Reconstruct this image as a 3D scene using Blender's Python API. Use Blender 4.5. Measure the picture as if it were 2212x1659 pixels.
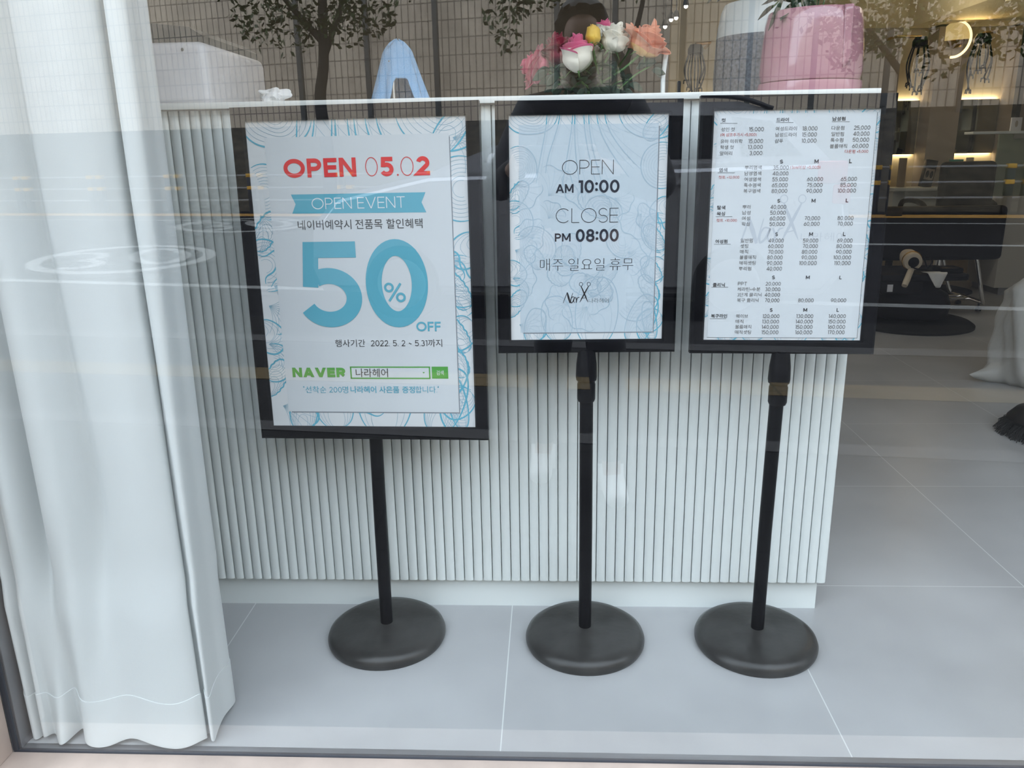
import bpy, bmesh, math, random
from mathutils import Vector, Matrix, Euler, noise
C = bpy.context.scene.collection
sc = bpy.context.scene
for o in list(bpy.data.objects): bpy.data.objects.remove(o)
PI = math.pi

# ------------------------------------------------------------------ camera
F_PX, PITCH, YAW, ROLL, EYE, BACK = 1740.46, .275554, -.049635, -.017904, .994665, 1.148260
def cam_axes():
    cy, sy = math.cos(YAW), math.sin(YAW)
    f0, r0, u0 = Vector((sy, cy, 0)), Vector((cy, -sy, 0)), Vector((0, 0, 1))
    f = f0*math.cos(PITCH) - u0*math.sin(PITCH); u = u0*math.cos(PITCH) + f0*math.sin(PITCH)
    return r0*math.cos(ROLL) + u*math.sin(ROLL), u*math.cos(ROLL) - r0*math.sin(ROLL), f
RA, UA, FA = cam_axes()
cam_d = bpy.data.cameras.new('camera'); cam = bpy.data.objects.new('camera', cam_d); C.objects.link(cam)
cam_d.sensor_fit = 'HORIZONTAL'; cam_d.sensor_width = 36; cam_d.lens = 36*F_PX/2212; cam_d.clip_start = .02; cam_d.clip_end = 300
cam.matrix_world = Matrix(((RA.x, UA.x, -FA.x, 0), (RA.y, UA.y, -FA.y, -BACK), (RA.z, UA.z, -FA.z, EYE), (0, 0, 0, 1)))
sc.camera = cam
def at(px, py, y):                       # world point at depth y seen at pixel (px, py): where things stand
    d = FA + RA*((px-1106)/F_PX) - UA*((py-829.5)/F_PX)
    o = Vector((0, -BACK, EYE)); return o + d*((y+BACK)/d.y)

# ------------------------------------------------------------------ sky, lamps, exposure
world = bpy.data.worlds.new('overcast_sky'); sc.world = world; world.use_nodes = True
nt = world.node_tree; nt.nodes.clear()
wo = nt.nodes.new('ShaderNodeOutputWorld'); bg = nt.nodes.new('ShaderNodeBackground'); tc = nt.nodes.new('ShaderNodeTexCoord')
sep = nt.nodes.new('ShaderNodeSeparateXYZ'); rmp = nt.nodes.new('ShaderNodeValToRGB')
nt.links.new(tc.outputs['Generated'], sep.inputs[0]); nt.links.new(sep.outputs['Z'], rmp.inputs[0])
rmp.color_ramp.elements[0].position = 0.0; rmp.color_ramp.elements[0].color = (.775, .86, .955, 1)
rmp.color_ramp.elements[1].position = .7; rmp.color_ramp.elements[1].color = (.87, .975, 1.10, 1)
nt.links.new(rmp.outputs[0], bg.inputs[0]); bg.inputs[1].default_value = 4.9
nt.links.new(bg.outputs[0], wo.inputs[0])
def area(name, loc, rot, sx, sy, power, col, portal=False):
    l = bpy.data.lights.new(name, 'AREA'); l.shape = 'RECTANGLE'; l.size = sx; l.size_y = sy; l.energy = power; l.color = col
    if portal: l.cycles.is_portal = True
    o = bpy.data.objects.new(name, l); C.objects.link(o); o.location = loc; o.rotation_euler = rot; return o
area('window_portal', (1.1, .024, 1.05), (PI/2, 0, 0), 4.2, 2.1, 1, (1, 1, 1), True).rotation_euler = (-PI/2, 0, 0)
area('room_fill_light', (-1.3, 3.7, 2.52), (0, 0, 0), 1.6, .3, 8, (1, .90, .76))  # three unseen fill lights without fittings, added to brighten the back of the shop
area('room_fill_light', (.7, 3.7, 2.52), (0, 0, 0), 1.6, .3, 8, (1, .90, .76))
area('room_fill_light', (3.2, 3.2, 2.52), (0, 0, 0), 1.2, .3, 5, (1, .88, .66))
v = sc.view_settings; v.view_transform = 'Standard'; v.look = 'None'; v.gamma = 1; v.exposure = 0; v.use_curve_mapping = False
cy = sc.cycles; cy.use_denoising = True; cy.denoiser = 'OPENIMAGEDENOISE'; cy.denoising_prefilter = 'ACCURATE'; cy.use_adaptive_sampling = False
cy.max_bounces = 10; cy.diffuse_bounces = 5; cy.glossy_bounces = 4; cy.transparent_max_bounces = 16; cy.transmission_bounces = 6
cy.caustics_reflective = False; cy.caustics_refractive = False; cy.sample_clamp_indirect = 6

# ------------------------------------------------------------------ materials
def mat(name, col, rough=.5, metal=0, var=.06, scale=12, bump=0, bscale=60, spec=.5, coat=0, trans=0, sheen=0, emit=None, alpha=1):
    m = bpy.data.materials.new(name); m.use_nodes = True; t = m.node_tree; b = t.nodes['Principled BSDF']
    b.inputs['Roughness'].default_value = rough; b.inputs['Metallic'].default_value = metal
    b.inputs['Specular IOR Level'].default_value = spec; b.inputs['Coat Weight'].default_value = coat
    b.inputs['Sheen Weight'].default_value = sheen; b.inputs['Transmission Weight'].default_value = trans
    b.inputs['Alpha'].default_value = alpha
    tcn = t.nodes.new('ShaderNodeTexCoord'); n = t.nodes.new('ShaderNodeTexNoise'); n.inputs['Scale'].default_value = scale; n.inputs['Detail'].default_value = 4
    t.links.new(tcn.outputs['Object'], n.inputs['Vector'])
    r = t.nodes.new('ShaderNodeValToRGB'); e = r.color_ramp.elements
    e[0].position = .3; e[1].position = .7
    e[0].color = tuple(c*(1-var) for c in col) + (1,); e[1].color = tuple(min(1, c*(1+var)) for c in col) + (1,)
    t.links.new(n.outputs['Fac'], r.inputs[0]); t.links.new(r.outputs[0], b.inputs['Base Color'])
    if bump:
        n2 = t.nodes.new('ShaderNodeTexNoise'); n2.inputs['Scale'].default_value = bscale; n2.inputs['Detail'].default_value = 6
        t.links.new(tcn.outputs['Object'], n2.inputs['Vector'])
        bp = t.nodes.new('ShaderNodeBump'); bp.inputs['Strength'].default_value = bump; bp.inputs['Distance'].default_value = .004
        t.links.new(n2.outputs['Fac'], bp.inputs['Height']); t.links.new(bp.outputs[0], b.inputs['Normal'])
    if emit:
        b.inputs['Emission Color'].default_value = tuple(emit[:3]) + (1,); b.inputs['Emission Strength'].default_value = emit[3]
    return m
def fabric(name, col, tl, rough=.8, bump=.15, bscale=900):
    m = mat(name, col, rough, bump=bump, bscale=bscale, var=.015, scale=3, sheen=.2); t = m.node_tree
    b = t.nodes['Principled BSDF']; out = t.nodes['Material Output']
    tr = t.nodes.new('ShaderNodeBsdfTranslucent'); tr.inputs[0].default_value = (*col, 1)
    mx = t.nodes.new('ShaderNodeMixShader'); mx.inputs[0].default_value = tl
    t.links.new(b.outputs[0], mx.inputs[1]); t.links.new(tr.outputs[0], mx.inputs[2]); t.links.new(mx.outputs[0], out.inputs[0]); return m
def glass_mat(name, tint, r0, refl=True):
    m = bpy.data.materials.new(name); m.use_nodes = True; t = m.node_tree; t.nodes.remove(t.nodes['Principled BSDF'])
    out = t.nodes['Material Output']; tr = t.nodes.new('ShaderNodeBsdfTransparent'); tr.inputs[0].default_value = (*tint, 1)
    if not refl: t.links.new(tr.outputs[0], out.inputs[0]); return m
    g = t.nodes.new('ShaderNodeBsdfGlossy'); g.inputs['Roughness'].default_value = 0.0; g.inputs[0].default_value = (1, 1, 1, 1)
    lw = t.nodes.new('ShaderNodeLayerWeight'); lw.inputs[0].default_value = .5
    p = t.nodes.new('ShaderNodeMath'); p.operation = 'POWER'; p.inputs[1].default_value = 5
    ma = t.nodes.new('ShaderNodeMath'); ma.operation = 'MULTIPLY_ADD'; ma.inputs[1].default_value = 1-r0; ma.inputs[2].default_value = r0
    mx = t.nodes.new('ShaderNodeMixShader')
    t.links.new(lw.outputs['Facing'], p.inputs[0]); t.links.new(p.outputs[0], ma.inputs[0]); t.links.new(ma.outputs[0], mx.inputs[0])
    t.links.new(tr.outputs[0], mx.inputs[1]); t.links.new(g.outputs[0], mx.inputs[2]); t.links.new(mx.outputs[0], out.inputs[0]); return m
def grid_mat(name, col, line, w, h, mortar, rough, off=(0, 0), axes='XY', var=.08, offset=0, bump=0, nscale=2.5, spec=.5):
    m = mat(name, col, rough, var=var, scale=nscale, spec=spec); t = m.node_tree; b = t.nodes['Principled BSDF']
    ramp = [n for n in t.nodes if n.type == 'VALTORGB'][0]; tcn = [n for n in t.nodes if n.type == 'TEX_COORD'][0]
    sp = t.nodes.new('ShaderNodeSeparateXYZ'); cb = t.nodes.new('ShaderNodeCombineXYZ'); t.links.new(tcn.outputs['Object'], sp.inputs[0])
    for i, a in enumerate(axes):
        ad = t.nodes.new('ShaderNodeMath'); ad.operation = 'SUBTRACT'; ad.inputs[1].default_value = off[i]
        t.links.new(sp.outputs[a], ad.inputs[0]); t.links.new(ad.outputs[0], cb.inputs[i])
    br = t.nodes.new('ShaderNodeTexBrick'); br.offset = offset; br.squash = 1; br.inputs['Scale'].default_value = 1
    br.inputs['Brick Width'].default_value = w; br.inputs['Row Height'].default_value = h; br.inputs['Mortar Size'].default_value = mortar
    br.inputs['Mortar Smooth'].default_value = .1; br.inputs['Mortar'].default_value = (*line, 1)
    t.links.new(cb.outputs[0], br.inputs[0]); t.links.new(ramp.outputs[0], br.inputs['Color1']); t.links.new(ramp.outputs[0], br.inputs['Color2'])
    t.links.new(br.outputs['Color'], b.inputs['Base Color'])
    if bump:
        bp = t.nodes.new('ShaderNodeBump'); bp.inputs['Strength'].default_value = bump; bp.inputs['Distance'].default_value = .03; bp.invert = True
        t.links.new(br.outputs['Fac'], bp.inputs['Height']); t.links.new(bp.outputs[0], b.inputs['Normal'])
    return m
M = dict(
    black=mat('satin_black', (.0045, .0045, .006), .36, bump=.06, bscale=300, var=.2, scale=30, spec=.09),
    blackbase=mat('painted_cast_black', (.030, .029, .028), .3, spec=.35, bump=.12, bscale=70, var=.35, scale=14),
    paper=mat('printed_paper', (.59, .61, .63), .45, var=.01, spec=.3), panel=mat('printed_panel', (.545, .575, .605), .45, var=.01, spec=.3),
    panelblue=mat('pale_blue_panel', (.46, .53, .59), .45, var=.015),
    red=mat('red_ink', (.62, .025, .03), .5, var=.02), red2=mat('dull_red_ink', (.42, .07, .06), .5), teal=mat('teal_ink', (.09, .35, .46), .5, var=.02),
    pale=mat('pale_teal_ink', (.35, .45, .53), .5), white=mat('white_ink', (.64, .67, .70), .5), ink=mat('dark_ink', (.02, .02, .024), .5),
    navy=mat('navy_ink', (.010, .014, .028), .5), grey=mat('grey_ink', (.11, .105, .105), .5), green=mat('green_ink', (.07, .30, .05), .5),
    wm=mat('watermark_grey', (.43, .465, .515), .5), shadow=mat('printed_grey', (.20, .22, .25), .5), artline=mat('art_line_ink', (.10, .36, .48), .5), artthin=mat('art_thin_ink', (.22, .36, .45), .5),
    counter=mat('white_lacquer', (.64, .675, .67), .42, var=.02, scale=6), countertop=mat('white_top', (.76, .78, .77), .3, var=.02),
    curtain=fabric('white_curtain', (.83, .85, .85), .40), tissue=fabric('white_tissue', (.85, .85, .86), .2),
    towel=fabric('blue_towel', (.28, .50, .78), .1, bump=.6, bscale=700),
    steel=mat('brushed_steel', (.55, .55, .55), .28, 1), chrome=mat('chrome', (.75, .75, .76), .08, 1), alu=mat('grey_aluminium', (.30, .31, .33), .35, .7),
    pinkframe=mat('pink_painted_frame', (.425, .345, .295), .55, var=.14, scale=9, bump=.1), gasket=mat('dark_gasket', (.03, .035, .045), .5),
    pink=mat('pink_glaze', (.415, .205, .25), .16, var=.03, coat=.4), whitepot=mat('white_glaze', (.52, .55, .55), .3, var=.03), greypot=mat('speckled_grey', (.115, .125, .145), .6, var=.35, scale=160),
    plastic=mat('white_plastic', (.66, .66, .70), .4, var=.02), lid=mat('dark_green_lid', (.010, .020, .019), .5, spec=.15),
    leaf=mat('leaf_green', (.03, .075, .03), .5, var=.35, scale=30), stem=mat('stem_green', (.07, .16, .045), .5, var=.2), darkleaf=mat('dark_leaf', (.022, .045, .028), .45, var=.3, scale=40),
    soil=mat('soil', (.03, .02, .015), .9),
    blacksoft=mat('black_upholstery', (.009, .009, .012), .55, spec=.15, bump=.1, bscale=200), rubber=mat('black_rubber', (.015, .015, .016), .6),
    cream=mat('cream_plastic', (.55, .48, .38), .4), gold=mat('brass', (.70, .45, .16), .22, 1), paperbox=mat('beige_board', (.42, .34, .24), .7), tealbox=mat('teal_card', (.03, .24, .20), .5),
    greenclear=mat('green_frosted_panel', (.16, .19, .14), .3), bag=fabric('white_plastic_bag', (.62, .62, .60), .25, rough=.4, bump=.3, bscale=60), bagprint=mat('faded_green_print', (.20, .24, .17), .6),
    bristle=mat('black_bristle', (.012, .012, .012), .8), darkgreen=mat('dark_bottle_plastic', (.02, .045, .035), .3),
    wallwhite=mat('white_paint', (.50, .49, .46), .7, var=.02, scale=3), walldark=mat('dark_taupe_paint', (.20, .18, .155), .7, scale=2), taupe=mat('taupe_panel', (.33, .28, .235), .55, var=.1, scale=3),
    beige=mat('beige_panel', (.34, .27, .20), .6), wallcream=mat('cream_wall', (.72, .62, .42), .7, var=.03), ceil=mat('ceiling_paint', (.40, .38, .34), .8, var=.02),
    outwall=mat('outer_cladding', (.30, .28, .27), .7), mirror=mat('mirror_glass', (.34, .33, .24), .06, 1, var=.03, scale=2),
    lampglow=mat('lamp_glow', (.9, .75, .45), .5, emit=(1, .76, .36, 2.2)), lampdim=mat('lamp_disc', (.8, .66, .36), .5, emit=(1, .74, .30, .30)), ledglow=mat('led_glow', (1, .9, .6), .5, emit=(1, .80, .45, .35)), spotglow=mat('spot_glow', (1, 1, 1), .5, emit=(1, .92, .8, 9)),
)
M['glass'] = glass_mat('window_glass', (.985, .992, .99), .106); M['glassback'] = glass_mat('window_glass_inner', (.985, .992, .99), 0, False)
M['vase'] = glass_mat('vase_glass', (.86, .88, .85), .012)

# ------------------------------------------------------------------ mesh helpers
class MB:
    def __init__(s): s.bm = bmesh.new(); s.mi = 0
    def face(s, vs):
        try: f = s.bm.faces.new(vs); f.material_index = s.mi; return f
        except ValueError: return None
    def box(s, x0, x1, y0, y1, z0, z1, bev=0, seg=2, rot=None):
        p = [Vector((x, y, z)) for z in (z0, z1) for y in (y0, y1) for x in (x0, x1)]
        if rot is not None:
            c = Vector(((x0+x1)/2, (y0+y1)/2, (z0+z1)/2)); p = [rot @ (q-c) + c for q in p]
        vs = [s.bm.verts.new(q) for q in p]
        fs = [s.face([vs[i] for i in f]) for f in ((0, 2, 3, 1), (4, 5, 7, 6), (0, 1, 5, 4), (2, 6, 7, 3), (0, 4, 6, 2), (1, 3, 7, 5))]
        if bev:
            es = list({e for f in fs for e in f.edges})
            r = bmesh.ops.bevel(s.bm, geom=es, offset=bev, segments=seg, affect='EDGES', profile=.5)
            for f in r['faces']: f.material_index = s.mi
        return s
    def lathe(s, prof, seg=32, c=(0, 0, 0), rot=None, fn=None):
        rings = []
        for (r, z) in prof:
            ring = []
            for i in range(seg):
                a = 2*PI*i/seg; q = Vector((r*math.cos(a), r*math.sin(a), z))
                if fn: q = fn(q, a)
                if rot is not None: q = rot @ q
                ring.append(s.bm.verts.new(q + Vector(c)))
            rings.append(ring)
        for a, b in zip(rings, rings[1:]):
            for i in range(seg): s.face((a[i], a[(i+1) % seg], b[(i+1) % seg], b[i]))
        if prof[0][0] > 1e-6: s.face(rings[0][::-1])
        if prof[-1][0] > 1e-6: s.face(rings[-1])
        return s
    def tube(s, pts, r, seg=10, cap=True):
        pts = [Vector(p) for p in pts]; n = len(pts); rs = r if isinstance(r, (list, tuple)) else [r]*n
        rings = []; ref = None
        for i, p in enumerate(pts):
            d = (pts[min(i+1, n-1)] - pts[max(i-1, 0)]).normalized()
            if ref is None: ref = d.orthogonal().normalized()
            ref = (ref - d*ref.dot(d)); ref = ref.normalized() if ref.length > 1e-6 else d.orthogonal().normalized()
            bn = d.cross(ref)
            rings.append([s.bm.verts.new(p + (ref*math.cos(2*PI*k/seg) + bn*math.sin(2*PI*k/seg))*rs[i]) for k in range(seg)])
        for a, b in zip(rings, rings[1:]):
            for k in range(seg): s.face((a[k], a[(k+1) % seg], b[(k+1) % seg], b[k]))
        if cap: s.face(rings[0][::-1]); s.face(rings[-1])
        return s
    def grid(s, fn, nu, nv, wrap=False):
        g = [[s.bm.verts.new(fn(i/(nu-1 if not wrap else nu), j/(nv-1))) for j in range(nv)] for i in range(nu)]
        for i in range(nu if wrap else nu-1):
            for j in range(nv-1): s.face((g[i][j], g[(i+1) % nu][j], g[(i+1) % nu][j+1], g[i][j+1]))
        return g
    def poly(s, pts): return s.face([s.bm.verts.new(Vector(p)) for p in pts])
    def prism(s, pts2, fn, d0, d1):      # pts2 outline; fn(u, v, d) -> xyz
        a = [s.bm.verts.new(fn(u, w, d0)) for u, w in pts2]; b = [s.bm.verts.new(fn(u, w, d1)) for u, w in pts2]; n = len(a)
        for i in range(n): s.face((a[i], a[(i+1) % n], b[(i+1) % n], b[i]))
        s.face(a[::-1]); s.face(b); return s
    def ball(s, c, r, sub=3, sc_=(1, 1, 1), nz=0, ns=3, seed=0):
        ret = bmesh.ops.create_icosphere(s.bm, subdivisions=sub, radius=1)
        for w in ret['verts']:
            k = 1 + (nz*noise.noise(w.co*ns + Vector((seed, seed*1.7, 0))) if nz else 0)
            w.co = Vector((w.co.x*sc_[0], w.co.y*sc_[1], w.co.z*sc_[2]))*r*k + Vector(c)
        for f in {f for w in ret['verts'] for f in w.link_faces}: f.material_index = s.mi
        return s
    def build(s, name, m, parent=None, sharp=35, loc=None, fixn=True):
        if fixn: bmesh.ops.recalc_face_normals(s.bm, faces=s.bm.faces[:])
        me = bpy.data.meshes.new(name); s.bm.to_mesh(me); s.bm.free()
        for x in (m if isinstance(m, (list, tuple)) else [m]): me.materials.append(M[x] if isinstance(x, str) else x)
        if sharp is not None:
            me.polygons.foreach_set('use_smooth', [True]*len(me.polygons)); me.set_sharp_from_angle(angle=math.radians(sharp))
        o = bpy.data.objects.new(name, me); C.objects.link(o)
        if parent is not None: o.parent = parent
        if loc is not None: o.location = loc
        return o
def tag(o, label, cat, group=None, kind=None):
    o['label'] = label; o['category'] = cat
    if group: o['group'] = group
    if kind: o['kind'] = kind
    return o
def thing(name, label, cat, loc=(0, 0, 0), rz=0, group=None):
    o = bpy.data.objects.new(name, None); o.empty_display_size = .05; C.objects.link(o); o.location = loc; o.rotation_euler = (0, 0, rz)
    return tag(o, label, cat, group)
def struct(o): o['kind'] = 'structure'; return o
def cr(pts, n):                           # Catmull-Rom through points
    pts = [Vector(p) for p in pts]; out = []
    for i in range(len(pts)-1):
        p0, p1, p2, p3 = pts[max(i-1, 0)], pts[i], pts[i+1], pts[min(i+2, len(pts)-1)]
        for k in range(n):
            t = k/n; out.append(.5*((2*p1) + (p2-p0)*t + (2*p0-5*p1+4*p2-p3)*t*t + (3*p1-p0-3*p2+p3)*t**3))
    return out + [pts[-1]]

# ------------------------------------------------------------------ the room
struct(MB().box(-2.6, 4.6, .0225, 5.6, -.06, 0).build('floor', grid_mat('grey_floor_tile', (.378, .380, .386), (.58, .60, .59), .6, .6, .0012, .30, (-.68978, .594679), 'XY', .13)))
struct(MB().box(-2.6, 4.6, .0, 5.6, 2.6, 2.7).build('ceiling', 'ceil'))
struct(MB().box(-2.7, -2.6, -.05, 5.7, -.06, 2.7).build('wall_left', 'wallwhite'))
struct(MB().box(4.6, 4.7, -.05, 5.7, -.06, 2.7).build('wall_right', 'wallwhite'))
wb = MB(); wb.box(-2.6, .93, 5.6, 5.7, -.06, 2.7); wb.mi = 1; wb.box(.93, 4.6, 5.6, 5.7, -.06, 2.7)
struct(wb.build('wall_back', ['walldark', 'wallcream']))
wf = MB(); wf.box(-6, -1.02, -.12, .0, -.3, 6.5); wf.box(3.3, 8, -.12, .0, -.3, 6.5); wf.box(-1.02, 3.3, -.12, .0, 2.16, 6.5); wf.box(-2.6, 4.6, .0, .02, 2.16, 2.6)
struct(wf.build('wall_front', 'outwall'))
# shop window: outer frame, gasket, pane
fr = MB(); fr.box(-1.02, 3.3, -.075, .0012, -.3, .0, .002); fr.box(-1.02, -.948, -.09, .0, .0, 2.16, .002); fr.box(3.24, 3.3, -.09, .0, .0, 2.16, .002); fr.box(-.948, 3.24, -.09, .0, 2.11, 2.16, .002)
win = struct(fr.build('window_1', 'pinkframe'))
gk = MB(); gk.box(-.948, 3.24, .0012, .0075, -.010, .003, .001); gk.box(-.948, -.938, .0, .0075, .003, 2.11, .001)
gk.build('gasket', 'gasket', win)
inn = MB(); inn.box(-.948, 3.24, .0075, .0222, -.04, .001, .001); inn.box(-.948, -.936, .0075, .05, .001, 2.11, .001)
inn.build('inner_frame', 'alu', win)
pm = bmesh.new(); g = MB(); g.box(-.946, 3.24, .002, .006, -.004, 2.11)
for f in g.bm.faces: f.material_index = 0 if f.calc_center_median().y < .0025 else 1
g.build('glass_pane', ['glass', 'glassback'], win, sharp=None); pm.free()
# pillars, soffit and low walls deep in the shop
struct(MB().box(2.88, 3.10, 5.42, 5.6, 0, 1.86).build('trim_1', 'taupe'))
struct(MB().box(3.47, 4.6, 5.3, 5.6, 0, 1.86).build('trim_2', 'taupe'))
struct(MB().box(2.30, 2.62, 5.42, 5.6, 0, 1.86).build('trim_3', 'taupe'))
struct(MB().box(2.72, 4.6, 3.5, 5.59, 1.875, 2.6).build('trim_4', 'wallcream'))
struct(MB().box(3.42, 3.45, 5.24, 5.3, 0, 1.86).build('trim_5', 'black'))

# ------------------------------------------------------------------ white fluted counter
ct = thing('reception_counter', 'white fluted counter standing behind the three sign stands', 'counter', (-.25, .7, 0))
def ctp(o): o.parent = ct; o.matrix_parent_inverse = Matrix.Translation((.25, -.7, 0)); return o
fl = MB(); pit = .0211; x1 = .606; n = 80; prof = []
for i in range(n):
    xc = x1 - pit*(i+.5)
    for k in range(9):
        a = PI*(k/8); prof.append((xc + .0102*math.cos(a), .4800 - .0065*math.sin(a)**.8 if 0 < k < 8 else .4875))
bot = [fl.bm.verts.new((x, y, .075)) for x, y in prof]; top = [fl.bm.verts.new((x, y, 1.09)) for x, y in prof]
for i in range(len(prof)-1): fl.face((bot[i], bot[i+1], top[i+1], top[i]))
bk0 = [fl.bm.verts.new((x, .495, .075)) for x, y in prof]
for i in range(len(prof)-1): fl.face((bk0[i], bk0[i+1], bot[i+1], bot[i]))
fl.box(x1-.012, x1-.0005, .489, .93, .075, 1.09); fl.box(x1-pit*n, x1-.012, .489, .50, .075, 1.09)
ctp(fl.build('fluted_panel', 'counter', sharp=30))
ctp(MB().box(x1-pit*n, .594, .4945, .92, 0, .0745).build('kick_board', 'counter'))
ctp(MB().box(-1.09, .613, .46, .955, 1.092, 1.104, .0012).build('counter_top', 'countertop'))

# ------------------------------------------------------------------ curtain
def curtain():
    lv = {  # z: control points (x, y), left to right
        0.0: [(-.945, .075), (-.933, .045), (-.922, .030), (-.912, .050), (-.903, .028), (-.893, .046), (-.866, .019), (-.847, .055), (-.82, .020), (-.785, .017), (-.748, .030), (-.70, .018), (-.655, .016), (-.624, .022), (-.612, .034), (-.624, .050), (-.612, .050), (-.603, .036), (-.600, .034), (-.601, .05), (-.603, .09), (-.604, .145), (-.64, .17)],
        .45: [(-.945, .075), (-.935, .04), (-.925, .028), (-.910, .050), (-.898, .024), (-.876, .020), (-.855, .075), (-.83, .025), (-.79, .020), (-.755, .062), (-.72, .034), (-.68, .022), (-.65, .024), (-.626, .036), (-.622, .050), (-.626, .062), (-.615, .052), (-.606, .040), (-.598, .040), (-.597, .055), (-.601, .09), (-.604, .14), (-.64, .17)],
        1.0: [(-.96, .075), (-.95, .04), (-.94, .025), (-.92, .035), (-.90, .02), (-.875, .03), (-.858, .060), (-.83, .02), (-.80, .024), (-.774, .072), (-.75, .048), (-.70, .030), (-.66, .034), (-.638, .052), (-.634, .075), (-.630, .085), (-.624, .060), (-.612, .045), (-.595, .046), (-.590, .058), (-.597, .10), (-.60, .14), (-.64, .17)],
        2.6: [(-.97, .075), (-.96, .04), (-.95, .025), (-.93, .035), (-.90, .02), (-.875, .03), (-.858, .060), (-.84, .02), (-.82, .024), (-.797, .085), (-.77, .048), (-.71, .030), (-.67, .038), (-.648, .060), (-.64, .085), (-.634, .095), (-.628, .060), (-.614, .044), (-.590, .045), (-.584, .060), (-.594, .10), (-.60, .14), (-.64, .17)]}
    zs = sorted(lv); cur = {z: cr([(x, y, 0) for x, y in lv[z]], 6) for z in zs}
    def pt(i, z):
        for a, b in zip(zs, zs[1:]):
            if z <= b: break
        t = (z-a)/(b-a); t = t*t*(3-2*t) if a > 0 else t
        p = cur[a][i].lerp(cur[b][i], t); w = .004*noise.noise(Vector((p.x*9, z*2.2, 0)))
        return Vector((p.x, max(.0095, p.y + w - .006*(z < .3)), 0))
    N = len(cur[0.0]); dip = lambda i: .005 + .009*(1+math.sin(i*.33))*.5
    def sheet(name, zlist, off, parent=None):
        b = MB(); col = []
        for i in range(N):
            c = []
            for t in zlist:
                z = dip(i) + t; p = pt(i, min(z, 2.6)); q0, q1 = pt(max(i-1, 0), z), pt(min(i+1, N-1), z)
                nrm = (q1-q0); nrm = Vector((nrm.y, -nrm.x, 0)).normalized() if nrm.length > 1e-6 else Vector((0, -1, 0))
                c.append(b.bm.verts.new(Vector((p.x, p.y, z)) + nrm*off))
            col.append(c)
        for i in range(N-1):
            for j in range(len(zlist)-1): b.face((col[i][j], col[i+1][j], col[i+1][j+1], col[i][j+1]))
        o = b.build(name, 'curtain', parent, sharp=80, fixn=False)
        md = o.modifiers.new('thickness', 'SOLIDIFY'); md.thickness = .0012; md.offset = 0; return o
    root = tag(sheet('curtain', [.085, .0856] + [.087 + 2.02*k/46 for k in range(47)], 0), 'white floor length curtain gathered in folds beside the window jamb', 'curtain')
    sheet('hem', [0, .0006] + [.0012 + .0876*k/8 for k in range(9)] + [.0895], .0012, root)
curtain()

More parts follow.
